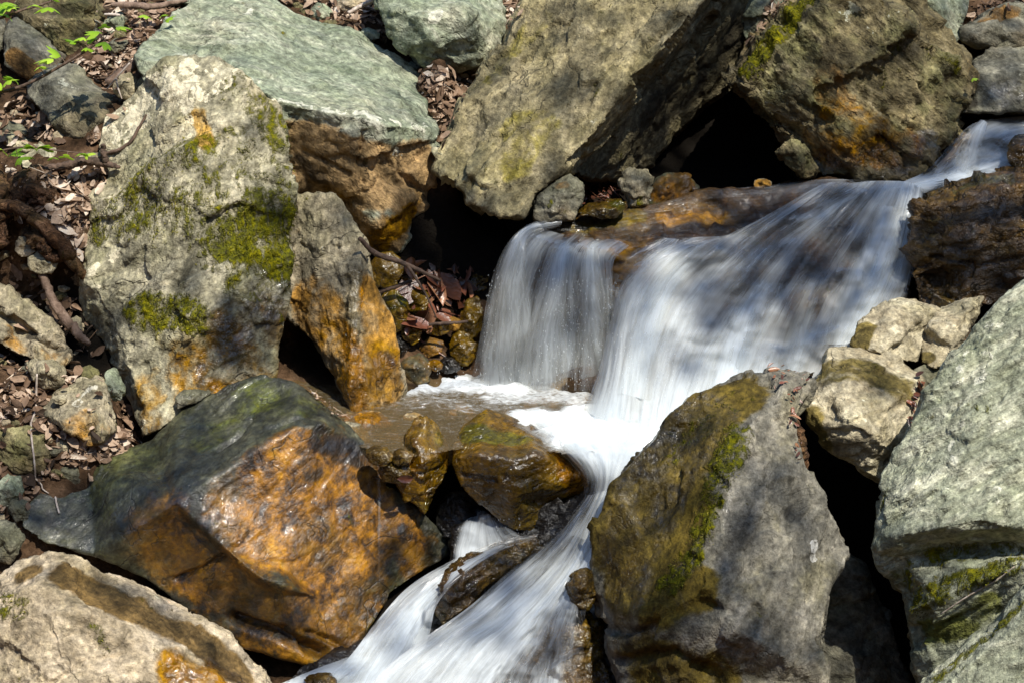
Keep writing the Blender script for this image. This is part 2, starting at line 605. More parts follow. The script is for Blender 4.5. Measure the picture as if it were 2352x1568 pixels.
# ------------------------------------------------------------------ stone kinds
M = {}
M['pale'] = rock_mat('lichened_schist', [(.10, .093, .066), (.30, .28, .21), (.54, .50, .39)], (-.77, .15, .64), 2.6, 8, tint=(.34, .22, .09), lichen=0.7, lcol=(.62, .57, .44), dirt=.15, wet=-.3, alg=.45, acol=(.125, .125, .055))
M['slab'] = rock_mat('green_grey_schist', [(.115, .135, .095), (.24, .26, .20), (.42, .42, .345)], (.5, .74, .35), 5.0, 6, tint=(.27, .185, .105), lichen=0.6, lcol=(.56, .55, .46), dirt=.12, wet=-.3, alg=.3, acol=(.16, .18, .11))
M['tan'] = rock_mat('tan_schist', [(.07, .062, .040), (.205, .18, .12), (.39, .345, .245)], (-.85, .2, .5), 2.2, 8, tint=(.19, .165, .055), lichen=0.3, lcol=(.44, .42, .33), dirt=.2, wet=-.3, alg=.25, acol=(.14, .125, .055), bump=1.2)
M['grey'] = rock_mat('pale_grey_schist', [(.11, .12, .085), (.28, .29, .225), (.55, .54, .44)], (-.5, .3, .8), 5.0, 6, tint=(.10, .105, .03), lichen=0.5, lcol=(.64, .63, .52), dirt=.0, wet=-.3, alg=.35, acol=(.18, .195, .12), crack=.3)
M['brown'] = rock_mat('brown_schist', [(.036, .031, .019), (.135, .115, .072), (.33, .285, .195)], (.64, .1, .77), 3.5, 8, tint=(.21, .125, .058), lichen=.4, dirt=.2, wet=-.2, lcol=(.46, .46, .37), alg=.5, acol=(.125, .13, .06), bump=1.3)
M['rust'] = rock_mat('iron_stained_rock', [(.024, .027, .020), (.07, .072, .052), (.17, .165, .115)], (-.64, .1, .77), 3.0, 8, tint=(.10, .11, .022), lichen=-1, dirt=.5, wet=.9, orange=-.25, crack=.8, bump=.55, shine=.2, coat=.8, wetg=1.28, sat=1.12)
M['wet'] = rock_mat('wet_brown_rock', [(.024, .016, .008), (.10, .066, .028), (.24, .165, .08)], (-.14, .1, 1), 3.0, 9, tint=(.075, .072, .015), lichen=-1, dirt=.5, wet=1.0, orange=-.25, crack=.6, bump=1.1, shine=.55)
M['amber'] = rock_mat('amber_wet_rock', [(.045, .03, .012), (.15, .10, .038), (.30, .215, .10)], (-.3, .1, 1), 2.0, 8, tint=(.09, .085, .018), lichen=-1, dirt=.4, wet=1.0, orange=-.25, crack=.7, bump=.8, shine=.5, coat=.7)
M['ledge'] = rock_mat('layered_wet_ledge', [(.03, .019, .008), (.115, .073, .03), (.26, .175, .075)], (-.14, .1, 1), 3.5, 9, tint=(.085, .07, .016), lichen=-1, dirt=.4, wet=.8, orange=-.2, crack=.9, bump=1.3, shine=.3, coat=.6)
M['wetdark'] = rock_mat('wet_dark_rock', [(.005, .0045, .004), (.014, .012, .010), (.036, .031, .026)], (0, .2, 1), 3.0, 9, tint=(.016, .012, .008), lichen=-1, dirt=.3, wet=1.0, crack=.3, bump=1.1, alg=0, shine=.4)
M['bedrock'] = rock_mat('stream_worn_rock', [(.014, .009, .005), (.06, .034, .018), (.14, .082, .04)], (.5, .1, .8), 3.0, 8, tint=(.105, .08, .018), lichen=-1, dirt=.3, wet=.6, crack=.2, bump=.5, alg=.1, shine=.25)
M['olive'] = rock_mat('algae_covered_rock', [(.06, .058, .05), (.15, .142, .12), (.28, .262, .225)], (-.9, .1, .42), 2.6, 8, tint=(.085, .062, .016), lichen=-.1, lcol=(.55, .54, .5), dirt=.15, wet=-.2, crack=.22, alg=.4, acol=(.12, .105, .05))
M['corner'] = rock_mat('pinkish_pale_rock', [(.14, .115, .08), (.34, .29, .22), (.52, .45, .36)], (.57, .3, .82), 2.0, 8, tint=(.115, .075, .033), lichen=0.3, lcol=(.55, .51, .38), dirt=.0, wet=-.25, crack=.5, alg=.25, acol=(.17, .145, .06))
M['ochre'] = rock_mat('ochre_streaked_stone', [(.10, .09, .065), (.25, .222, .165), (.43, .385, .30)], (.97, .2, -.1), 3.0, 8, tint=(.25, .145, .055), lichen=0, lcol=(.47, .45, .38), dirt=.12, wet=-.1, alg=.25)
M['quartz'] = rock_mat('quartz_streaked_stone', [(.13, .105, .07), (.33, .295, .22), (.54, .50, .40)], (-.4, .2, .8), 2.0, 9, tint=(.10, .078, .028), lichen=0.1, lcol=(.56, .55, .44), dirt=.35, wet=-.3, crack=.8, alg=.25)
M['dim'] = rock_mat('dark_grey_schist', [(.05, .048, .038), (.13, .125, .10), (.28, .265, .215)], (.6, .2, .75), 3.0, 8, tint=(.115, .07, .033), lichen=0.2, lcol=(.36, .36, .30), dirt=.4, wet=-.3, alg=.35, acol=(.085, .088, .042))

# ------------------------------------------------------------------ boulders
rock('boulder', 'tall pale boulder with green moss patches, left of the waterfall', 'boulder',
     [(385, 134, .30), (490, 130, .30), (560, 158, .26), (605, 205, .22), (640, 255, .18), (668, 320, .14), (681, 420, .08), (677, 560, .02), (665, 680, -.04), (640, 780, -.10), (622, 862, -.14), (540, 905, -.20), (440, 935, -.24), (360, 990, -.27), (328, 1002, -.25), (290, 910, -.08), (238, 800, .0), (192, 725, .06), (176, 655, .10), (188, 560, .12), (206, 495, .14), (203, 455, .17), (247, 405, .21), (213, 335, .28), (236, 262, .33), (300, 214, .34), (335, 170, .33)],
     [(257, 438, .19), (352, 352, .15), (422, 316, .13), (262, 456, .10), (352, 373, .06), (425, 336, .05), (450, 560, -.06), (570, 480, -.03), (440, 750, -.17), (560, 720, -.13), (330, 640, -.04), (520, 280, .12), (208, 650, .0), (248, 730, -.05), (302, 850, -.14), (335, 945, -.22), (410, 220, .2)],
     [(21, 27, 28, 29), (30, 31, 32), (39, 40, 41, 42)], M['pale'], .42, .72, seed=1, fol=(-.77, .1, .64), amp=(.010, .017, .004, .002), fsize=.22, strata=.003, slay=.05,
     paint=[('m', [(520, 555), (600, 545), (655, 590)], 71, 1.00), ('m', [(600, 480), (655, 510)], 71, 0.89), ('m', [(588, 240), (625, 290), (655, 330)], 46, 0.63), ('m', [(455, 330), (360, 390), (280, 440)], 64, 0.58), ('m', [(240, 500), (340, 480), (440, 490)], 83, 0.60), ('m', [(480, 480), (580, 380), (640, 330)], 102, 0.49), ('m', [(560, 640), (640, 650)], 64, 0.47),
            ('m', [(320, 715), (380, 715), (440, 725)], 50, 0.89), ('m', [(480, 390), (540, 330)], 57, 0.45), ('m', [(470, 600), (540, 610), (610, 620)], 32, 0.58), ('m', [(500, 220), (560, 190)], 37, 0.42),
            ('t', [(455, 270), (470, 320)], 28, .8), ('t', [(340, 900), (420, 860)], 60, .5), ('o', [(340, 930), (370, 970), (420, 920)], 60, .48), ('o', [(420, 830), (480, 890), (540, 870)], 75, .52), ('o', [(540, 760), (610, 810), (620, 740)], 90, .45), ('d', [(510, 730), (580, 790), (620, 720)], 80, .55), ('d', [(600, 660), (640, 690)], 50, .5),
            ('w', [(500, 850), (540, 740), (600, 680), (650, 640)], 85, 1.0), ('w', [(400, 900)], 70, .8), ('l', [(430, 180), (340, 220), (270, 290)], 65, 1.0), ('l', [(420, 260), (500, 180)], 50, .7), ('l', [(260, 540), (220, 640)], 40, .5), ('l', [(540, 400), (600, 400)], 35, .4)],
     cracks=[([(560, 395), (610, 420), (660, 430)], 10, .012), ([(250, 560), (400, 600), (520, 590)], 9, .008), ([(208, 640), (232, 710), (300, 840)], 6, .008)])

rock('boulder', 'upright stone streaked with ochre, leaning against the tall mossy boulder', 'boulder',
     [(678, 448, .16), (765, 440, .14), (800, 490, .12), (836, 552, .08), (853, 620, .07), (900, 720, .05), (926, 850, .0), (931, 900, -.02), (905, 930, -.06), (815, 948, -.13), (775, 880, -.06), (720, 790, .02), (653, 722, .08), (662, 600, .12), (674, 500, .15)],
     [(831, 610, .0), (813, 720, -.05), (800, 850, -.12), (730, 600, .05), (735, 700, .02), (872, 800, -.03), (745, 500, .10)],
     [(3, 15, 16, 17, 9)], M['ochre'], .30, .7, seed=2, fol=(.97, .2, -.1), amp=(.010, .010, .006, .004),
     paint=[('t', [(720, 700), (780, 820), (800, 900)], 85, .72), ('t', [(860, 680), (880, 880)], 70, .8), ('o', [(880, 820), (860, 910)], 55, .6), ('o', [(750, 760), (790, 870)], 45, .42), ('w', [(815, 650), (805, 800), (810, 920)], 45, .9), ('w', [(880, 850)], 60, .7), ('l', [(730, 500), (750, 560)], 45, .3)],
     cracks=[([(690, 560), (760, 600), (780, 660)], 8, .01), ([(800, 480), (770, 580)], 6, .007)])

rock('boulder', 'broad wet boulder with a bright rust orange face beside the lower cascade', 'boulder',
     [(55, 1165, -.55), (112, 1100, -.45), (200, 1060, -.38), (345, 1010, -.30), (420, 935, -.24), (520, 882, -.20), (600, 855, -.18), (680, 880, -.22), (740, 932, -.27), (800, 978, -.32), (838, 1015, -.35), (868, 1062, -.37), (888, 1115, -.39), (930, 1135, -.38), (978, 1185, -.36), (1032, 1232, -.34), (1036, 1275, -.36), (960, 1322, -.44), (900, 1365, -.5), (868, 1412, -.56), (830, 1470, -.62), (795, 1512, -.68), (700, 1522, -.72), (640, 1507, -.72), (560, 1482, -.70), (500, 1442, -.68), (420, 1394, -.66), (330, 1327, -.64), (220, 1274, -.63), (100, 1247, -.62), (46, 1207, -.6)],
     [(800, 1002, -.38), (742, 972, -.42), (690, 978, -.46), (590, 1032, -.52), (480, 1100, -.58), (402, 1155, -.63), (290, 1232, -.66),
      (640, 1180, -.58), (760, 1200, -.53), (640, 1300, -.66), (760, 1380, -.62), (860, 1250, -.48), (930, 1230, -.44),
      (425, 1174, -.64), (500, 1245, -.68), (600, 1328, -.73), (655, 1345, -.735), (415, 1186, -.612), (492, 1261, -.648), (592, 1344, -.695), (652, 1362, -.71), (560, 960, -.34), (400, 1030, -.42), (540, 1390, -.67)],
     [(31, 32, 33, 34, 35, 36, 37), (44, 45, 46, 47), (48, 49, 50, 51)], M['rust'], .5, .7, seed=3, fol=(-.64, .1, .77), amp=(.008, .0045, .002, .001),
     paint=[('d', [(740, 1010), (830, 1050)], 40, .75), ('d', [(560, 1130), (600, 1200)], 40, .35), ('o', [(600, 1090), (680, 1040), (780, 1060), (840, 1110)], 70, 1.2), ('o', [(640, 1160), (740, 1180), (820, 1160)], 120, 1.35), ('o', [(740, 1300), (840, 1220), (690, 1240)], 120, 1.3), ('o', [(780, 1430), (700, 1450), (840, 1350)], 95, 1.05), ('o', [(530, 1150), (600, 1260), (560, 1200)], 80, 1.0), ('o', [(930, 1230), (960, 1290)], 70, .95), ('o', [(390, 1230), (500, 1320), (620, 1420)], 130, .95), ('o', [(520, 1120), (640, 1040), (780, 1000)], 60, .62), ('o', [(900, 1200), (960, 1260), (860, 1330)], 100, .65), ('d', [(640, 1010), (540, 1090), (470, 1140)], 16, .5),
            ('t', [(480, 1000), (600, 900), (680, 930)], 70, .5), ('d', [(120, 1170), (300, 1180)], 80, .4), ('d', [(700, 1050), (720, 1080)], 35, .7), ('d', [(880, 1300), (820, 1420)], 60, .35)],
     cracks=[([(400, 1330), (470, 1300), (510, 1275)], 10, .025), ([(540, 1420), (640, 1455), (740, 1500)], 22, .05), ([(650, 1440), (740, 1460), (800, 1490)], 10, .02), ([(500, 1030), (545, 1000), (580, 960)], 12, .02), ([(690, 960), (620, 985)], 8, .012)])

rock('boulder', 'pale pinkish boulder with a smooth brown top in the near left corner', 'boulder',
     [(-90, 1420, -.95), (-60, 1340, -.88), (0, 1318, -.86), (50, 1282, -.84), (112, 1266, -.83), (180, 1276, -.83), (250, 1312, -.84), (330, 1345, -.85), (430, 1402, -.87), (520, 1452, -.89), (572, 1502, -.92), (622, 1568, -.96), (680, 1680, -1.05), (300, 1760, -1.3), (-90, 1720, -1.25)],
     [(-60, 1400, -1.0), (88, 1337, -1.0), (169, 1398, -1.06), (281, 1424, -1.06), (334, 1476, -1.10), (450, 1532, -1.09), (560, 1570, -1.07), (600, 1640, -1.12), (100, 1550, -1.2), (250, 1600, -1.22)],
     [(15, 16, 17, 18, 19, 20, 21, 22)], M['corner'], .5, .7, seed=4, amp=(.012, .014, .005, .004),
     paint=[('t', [(170, 1330), (300, 1390), (430, 1455), (540, 1530)], 62, 1.1), ('t', [(60, 1310)], 40, .8), ('m', [(20, 1385), (40, 1400)], 38, .75), ('m', [(215, 1440), (240, 1490)], 16, .6), ('o', [(400, 1540), (480, 1560)], 55, .7), ('w', [(430, 1540), (540, 1560)], 70, 1.0), ('d', [(560, 1560)], 40, .4)],
     cracks=[([(0, 1590), (70, 1540), (150, 1500)], 9, .012), ([(120, 1568), (200, 1510), (280, 1500)], 7, .01)])

rock('stone', 'small pointed wet stone standing in the pool outlet', 'stone',
     [(955, 960, -.33), (978, 952, -.33), (1012, 988, -.33), (1030, 1022, -.33), (1030, 1080, -.36), (1002, 1130, -.39), (978, 1182, -.43), (930, 1145, -.43), (902, 1098, -.42), (925, 1058, -.4), (930, 1000, -.36)],
     [(975, 985, -.37), (970, 1060, -.46), (1003, 1050, -.42), (950, 1010, -.41)], [(1, 11, 12, 6)], M['amber'], .14, .8, vox=.006, seed=5, amp=(.007, .006, .002, .001), fsize=.10,
     paint=[('o', [(960, 1020), (960, 1120)], 60, .6), ('t', [(1010, 1010)], 30, .4)], cracks=[([(925, 1075), (970, 1085), (1025, 1060)], 8, .012)])

rock('boulder', 'brown wet rock parting the white water in the middle of the stream', 'boulder',
     [(1038, 1020, -.34), (1062, 975, -.28), (1120, 936, -.20), (1180, 955, -.21), (1260, 1002, -.28), (1312, 1042, -.33), (1347, 1088, -.38), (1342, 1130, -.40), (1272, 1152, -.40), (1266, 1210, -.42), (1240, 1226, -.44), (1180, 1216, -.46), (1148, 1200, -.46), (1108, 1165, -.46), (1055, 1118, -.45), (1036, 1062, -.42)],
     [(1047, 1050, -.43), (1100, 1045, -.47), (1180, 1056, -.49), (1232, 1042, -.47), (1325, 1090, -.43), (1180, 1130, -.51), (1250, 1120, -.48)],
     [(15, 16, 17, 18, 19, 20, 6)], M['amber'], .26, .75, vox=.007, seed=6, amp=(.008, .007, .002, .001), fsize=.16, fol=(-.3, .1, 1),
     paint=[('o', [(1300, 1075), (1330, 1110)], 42, 1.0), ('t', [(1240, 1080), (1260, 1130)], 40, .3), ('t', [(1090, 990), (1180, 1010)], 50, .7), ('o', [(1090, 1090), (1180, 1160)], 90, .40)],
     cracks=[([(1060, 1090), (1140, 1100), (1240, 1150), (1300, 1120)], 8, .012), ([(1190, 1210), (1200, 1150), (1240, 1150)], 8, .014)])

rock('boulder', 'large near boulder, olive and wet on its left, dry grey on its right', 'boulder',
     [(1740, 851, -0.49), (1690, 860, -0.51), (1600, 900, -0.55), (1540, 950, -0.59), (1500, 1010, -0.63), (1440, 1070, -0.66), (1402, 1110, -0.68), (1385, 1160, -0.70), (1360, 1222, -0.73), (1353, 1300, -0.75), (1360, 1360, -0.78), (1385, 1432, -0.83), (1392, 1490, -0.87), (1420, 1568, -0.93), (1450, 1680, -1.03), (1900, 1700, -1.23), (1897, 1568, -1.13), (1886, 1460, -1.05), (1905, 1350, -0.95), (1947, 1272, -0.83), (1928, 1215, -0.81), (1905, 1170, -0.79), (1865, 1100, -0.75), (1832, 1020, -0.70), (1825, 965, -0.65), (1845, 930, -0.59), (1868, 888, -0.53), (1850, 860, -0.49), (1790, 846, -0.47)],
     [(1768, 925, -0.65), (1705, 1000, -0.75), (1662, 1150, -0.90), (1600, 1300, -1.01), (1480, 1420, -1.01), (1405, 1500, -0.93), (1800, 1150, -0.87), (1790, 1300, -1.01), (1700, 1450, -1.15), (1560, 1080, -0.73), (1480, 1250, -0.83), (1800, 1000, -0.69), (1560, 1540, -1.08)],
     [(0, 29, 30, 31, 32, 33, 34, 12), (27, 24)], M['olive'], .5, .7, vox=.01, seed=7, fol=(-.9, .1, .42), amp=(.010, .016, .004, .002),
     paint=[('t', [(1660, 900), (1570, 1020), (1480, 1120), (1420, 1230)], 110, 1.1), ('t', [(1560, 1180), (1450, 1330)], 110, 1.1), ('t', [(1500, 1400), (1600, 1350)], 60, .9), ('t', [(1480, 1520), (1620, 1560)], 90, .8),
            ('m', [(1690, 990), (1645, 1120), (1595, 1260), (1540, 1330)], 42, .85), ('m', [(1700, 900), (1620, 960), (1540, 1050)], 40, .4), ('w', [(1600, 950), (1500, 1120), (1450, 1280), (1420, 1400)], 130, .8), ('w', [(1660, 1150), (1600, 1280)], 40, .6),
            ('l', [(1868, 1250), (1872, 1275)], 16, 2.0), ('d', [(1450, 1470), (1560, 1540)], 60, .6), ('d', [(1740, 1540), (1790, 1480)], 30, .3)],
     cracks=[([(1370, 1440), (1480, 1450), (1600, 1380), (1680, 1400)], 18, .03), ([(1420, 1520), (1550, 1500), (1660, 1568)], 20, .03), ([(1800, 1180), (1730, 1230), (1700, 1330)], 8, .01), ([(1870, 1160), (1820, 1210), (1840, 1330)], 8, .01)])

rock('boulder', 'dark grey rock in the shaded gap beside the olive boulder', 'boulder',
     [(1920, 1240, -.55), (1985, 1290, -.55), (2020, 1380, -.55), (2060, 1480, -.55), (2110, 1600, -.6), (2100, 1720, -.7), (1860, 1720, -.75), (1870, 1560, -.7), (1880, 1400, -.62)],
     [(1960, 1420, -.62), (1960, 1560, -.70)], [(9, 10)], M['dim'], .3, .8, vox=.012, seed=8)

rock('boulder', 'rounded stone with a mossy brown top and pale cracked face', 'boulder',
     [(1852, 920, -.45), (1870, 872, -.38), (1902, 800, -.28), (1950, 795, -.24), (2030, 806, -.23), (2082, 830, -.25), (2120, 862, -.3), (2115, 905, -.36), (2085, 1000, -.45), (2062, 1055, -.5), (2028, 1105, -.50), (1975, 1082, -.50), (1900, 1025, -.49), (1855, 970, -.47)],
     [(1905, 880, -.44), (1990, 880, -.43), (2060, 905, -.42), (1950, 965, -.56), (2015, 1000, -.56), (1900, 985, -.53)],
     [(1, 14, 15, 16, 7)], M['quartz'], .34, .78, vox=.008, seed=9, amp=(.012, .009, .005, .004),
     paint=[('t', [(1900, 850), (1990, 850), (2070, 890)], 55, .8), ('t', [(1870, 960), (1890, 1010)], 35, .9), ('m', [(1960, 840), (2050, 860)], 35, .30), ('l', [(1970, 950), (2020, 930), (1950, 1000)], 50, .5)],
     cracks=[([(1900, 960), (1980, 990), (2050, 1000)], 7, .008), ([(1985, 930), (1975, 1020), (1990, 1075)], 6, .008)])

rock('stone', 'blocky pale stone with a brown side at the foot of the falls', 'stone',
     [(1950, 795, -.22), (1966, 740, -.16), (2002, 710, -.1), (2060, 688, -.06), (2130, 702, -.06), (2162, 718, -.05), (2122, 765, -.1), (2112, 835, -.2), (2030, 818, -.26)],
     [(2054, 700, -.11), (2018, 760, -.22), (2010, 805, -.26), (2100, 735, -.15)], [(3, 9, 10, 11), (9, 12, 5)], M['quartz'], .24, .8, vox=.007, seed=10, amp=(.008, .008, .004, .003), fsize=.09,
     paint=[('t', [(1985, 750), (1970, 790)], 32, 1.1)], cracks=[([(2040, 740), (2090, 765), (2110, 800)], 6, .008)])
rock('stone', 'pale stone with a grey back wedged behind the large grey boulder', 'stone',
     [(2116, 765, -.1), (2150, 718, -.05), (2230, 682, 0), (2262, 680, 0), (2242, 730, -.06), (2190, 805, -.18), (2150, 850, -.24), (2116, 832, -.2)],
     [(2140, 750, -.15), (2200, 735, -.13)], [(1, 8, 9, 3)], M['quartz'], .22, .8, vox=.007, seed=11, amp=(.008, .008, .004, .003), fsize=.08, paint=[('d', [(2230, 700)], 25, .5), ('t', [(2130, 820)], 25, .9)])

rock('boulder', 'very large pale grey boulder with a mossy ledge at the right edge', 'boulder',
     [(2450, 590, -.55), (2352, 640, -.55), (2290, 692, -.55), (2240, 752, -.56), (2180, 832, -.6), (2130, 902, -.63), (2082, 990, -.66), (2032, 1080, -.7), (2020, 1130, -.73), (2010, 1190, -.77), (2004, 1258, -.80), (2022, 1312, -.80), (2068, 1360, -.80), (2080, 1392, -.82), (2085, 1440, -.84), (2110, 1570, -.90), (2130, 1680, -.95), (2520, 1680, -1.05), (2520, 580, -.6)],
     [(2062, 1232, -.89), (2150, 1215, -.95), (2250, 1196, -.99), (2352, 1212, -1.02), (2480, 1210, -1.06), (2075, 1278, -.83), (2150, 1268, -.86), (2250, 1256, -.90), (2352, 1268, -.93), (2088, 1400, -.90), (2150, 1376, -.96), (2250, 1332, -1.02), (2345, 1290, -1.05), (2150, 1490, -.93), (2250, 1440, -.99), (2250, 950, -.78), (2200, 1080, -.85), (2352, 1050, -.90)],
     [(10, 19, 20, 21, 22, 23), (24, 25, 26, 27), (28, 29, 30, 31)], M['grey'], .5, .75, vox=.01, seed=12, fol=(-.5, .3, .8), amp=(.009, .013, .004, .002), strata=.003, slay=.06,
     paint=[('m', [(2110, 1380), (2200, 1340), (2330, 1285)], 34, .9), ('m', [(2100, 1290), (2200, 1270), (2340, 1265)], 26, .6), ('m', [(2090, 1330)], 35, .6), ('t', [(2250, 1310), (2300, 1300)], 20, .8), ('m', [(2250, 950), (2320, 880)], 22, .35), ('t', [(2130, 1450), (2200, 1440), (2270, 1390)], 40, .7), ('t', [(2050, 1280), (2070, 1330)], 25, .5),
            ('l', [(2300, 760), (2220, 860)], 60, .5), ('l', [(2150, 1000), (2250, 1120)], 80, .4), ('m', [(2035, 1120), (2020, 1160)], 12, .5)],
     cracks=[([(2050, 1190), (2150, 1140), (2260, 1080), (2352, 1060)], 7, .012), ([(2110, 1170), (2200, 1120)], 6, .01), ([(2140, 900), (2210, 890), (2300, 860)], 6, .01), ([(2090, 1440), (2170, 1430), (2250, 1400)], 10, .015)])
rock('boulder', 'grey boulder with a mossy upper edge in the near right corner', 'boulder',
     [(2105, 1580, -1.1), (2200, 1502, -1.1), (2300, 1412, -1.1), (2352, 1354, -1.1), (2480, 1230, -1.1), (2520, 1240, -1.15), (2520, 1750, -1.4), (2080, 1750, -1.4)],
     [(2150, 1590, -1.2), (2250, 1505, -1.21), (2360, 1405, -1.22), (2350, 1560, -1.3)], [(8, 9, 10)], M['grey'], .4, .8, vox=.011, seed=13, fol=(-.5, .3, .8), amp=(.010, .008, .005, .003),
     paint=[('m', [(2150, 1565), (2240, 1485), (2345, 1390)], 20, .8)])

rock('boulder', 'long green grey slab with a rusty broken front, behind the tall mossy boulder', 'boulder',
     [(340, 95, .75), (370, 50, .85), (440, 5, .98), (520, -40, 1.1), (600, -20, 1.08), (640, 8, 1.04), (720, 42, 1.0), (800, 62, .96), (880, 112, .88), (920, 132, .85), (960, 158, .82), (1002, 182, .78), (985, 222, .68), (985, 262, .58), (1012, 300, .46), (1005, 370, .44), (1000, 430, .42), (985, 482, .40), (940, 502, .38), (945, 545, .36), (922, 582, .34), (850, 575, .34), (740, 480, .46), (640, 450, .34), (600, 350, .38), (560, 200, .46), (460, 180, .58), (400, 150, .66)],
     [(575, 190, .43), (640, 232, .35), (700, 250, .33), (760, 258, .31), (830, 272, .30), (900, 287, .31), (985, 296, .40), (680, 330, .36), (800, 345, .31), (900, 350, .33), (830, 430, .33), (930, 430, .36), (700, 400, .37), (870, 520, .29), (700, 150, .66), (850, 200, .58)],
     [(25, 28, 29, 30, 31, 32, 33, 34, 14)], M['slab'], .6, .75, vox=.01, seed=14, fol=(.1, .2, 1), amp=(.008, .016, .004, .002), strata=.003, slay=.05,
     paint=[('t', [(680, 320), (760, 330), (960, 360)], 55, .95), ('t', [(720, 400), (850, 420), (960, 430)], 80, 1.0), ('t', [(700, 440), (800, 500), (900, 540)], 60, 1.0), ('o', [(900, 520), (860, 560), (930, 490)], 40, .8), ('o', [(740, 420), (800, 450)], 35, .45), ('o', [(960, 450)], 30, .4), ('d', [(690, 370), (740, 410)], 30, .6), ('l', [(640, 225), (760, 250), (880, 280), (970, 290)], 24, .9), ('l', [(560, 20), (640, 30)], 30, .5), ('l', [(920, 350), (960, 330)], 24, .6), ('w', [(900, 540)], 50, .6), ('m', [(460, 120)], 30, .2)],
     cracks=[([(830, 300), (820, 380), (835, 440)], 9, .02), ([(700, 350), (760, 380), (800, 400)], 10, .02), ([(690, 450), (800, 480), (930, 500)], 8, .015), ([(640, 215), (700, 245), (760, 240)], 5, .008), ([(920, 400), (960, 440)], 10, .018), ([(870, 330), (900, 390)], 8, .014)])
rock('stone', 'flat grey stone with two white lichen spots at the slab corner', 'stone',
     [(303, 125, .50), (330, 98, .58), (372, 94, .60), (430, 118, .54), (440, 150, .46), (395, 185, .40), (345, 200, .40), (312, 165, .44)],
     [(330, 135, .45), (400, 140, .45)], [(0, 8, 9, 4)], M['slab'], .2, .8, vox=.009, seed=15, amp=(.008, .008, .004, .002), fsize=.1, paint=[('l', [(388, 128)], 14, 2.0), ('l', [(425, 126)], 8, 2.0)])

rock('boulder', 'rounded grey boulder between the long slab and the large tan boulder', 'boulder',
     [(850, -60, .98), (868, 0, .88), (896, 70, .82), (920, 112, .80), (962, 148, .79), (1010, 160, .79), (1062, 156, .79), (1112, 142, .8), (1152, 102, .84), (1167, 50, .9), (1158, 0, .98), (1130, -80, 1.1), (950, -90, 1.1)],
     [(960, 35, .75), (1060, 30, .75), (1000, 100, .73), (1090, 95, .75), (900, 20, .82)], [(13, 14)], M['slab'], .45, .8, vox=.01, seed=16, amp=(.014, .014, .008, .004), strata=.005, slay=.07,
     paint=[('l', [(1000, 40)], 24, 1.2), ('t', [(980, 130), (1080, 120)], 35, .25), ('l', [(950, 60), (1120, 30)], 40, .4)],
     cracks=[([(910, 100), (1000, 115), (1120, 110)], 8, .014), ([(1040, 70), (1042, 130)], 5, .01)])

rock('boulder', 'large tan boulder leaning over a dark hollow, its underside in shadow', 'boulder',
     [(1250, -90, .75), (1180, 40, .66), (1150, 100, .62), (1118, 152, .58), (1062, 242, .48), (1030, 312, .40), (990, 392, .34), (1030, 422, .28), (1066, 436, .25), (1082, 470, .2), (1150, 497, .14), (1202, 500, .13), (1232, 442, .2), (1262, 412, .22), (1300, 396, .27), (1360, 412, .60), (1440, 412, .74), (1492, 362, .84), (1562, 302, .92), (1640, 232, .98), (1692, 182, 1.02), (1738, 92, 1.06), (1765, 10, 1.1), (1800, -90, 1.15)],
     [(1310, 372, .24), (1382, 282, .30), (1422, 212, .35), (1482, 150, .40), (1562, 70, .46), (1650, -40, .56), (1700, -95, .62), (1120, 395, .24), (1200, 300, .30), (1300, 200, .40), (1400, 60, .52), (1250, 100, .54), (1088, 330, .37), (1056, 400, .27), (1332, 384, .46), (1404, 312, .60), (1452, 242, .68), (1512, 182, .75), (1592, 98, .82), (1682, -12, .92)],
     [(14, 24, 25, 26, 27, 28, 29, 30), (5, 37), (38, 39, 40, 41, 42, 43)], M['tan'], .60, .92, vox=.011, seed=17, fol=(-.85, .2, .5), amp=(.012, .022, .005, .003), strata=.003,
     paint=[('t', [(1180, 300), (1250, 280), (1180, 380)], 50, .6), ('t', [(1130, 180), (1180, 100), (1250, 40)], 30, .5), ('m', [(1160, 330), (1230, 290), (1120, 330)], 30, .22), ('l', [(1400, 180), (1340, 320)], 60, .3), ('d', [(1450, 330), (1600, 180), (1700, 60)], 90, .6), ('t', [(1400, 100)], 50, .2)],  # the long dark stroke paints the underside's shade into its colour
     cracks=[([(1078, 432), (1100, 400), (1160, 300)], 9, .016), ([(1110, 410), (1170, 440), (1230, 450)], 10, .012), ([(1130, 160), (1180, 180), (1190, 130)], 14, .02), ([(1440, 20), (1450, 70), (1490, 130)], 14, .02), ([(1280, 180), (1330, 60), (1340, 0)], 7, .01), ([(1190, 480), (1240, 420)], 8, .012), ([(1240, 130), (1290, 120)], 10, .012)])

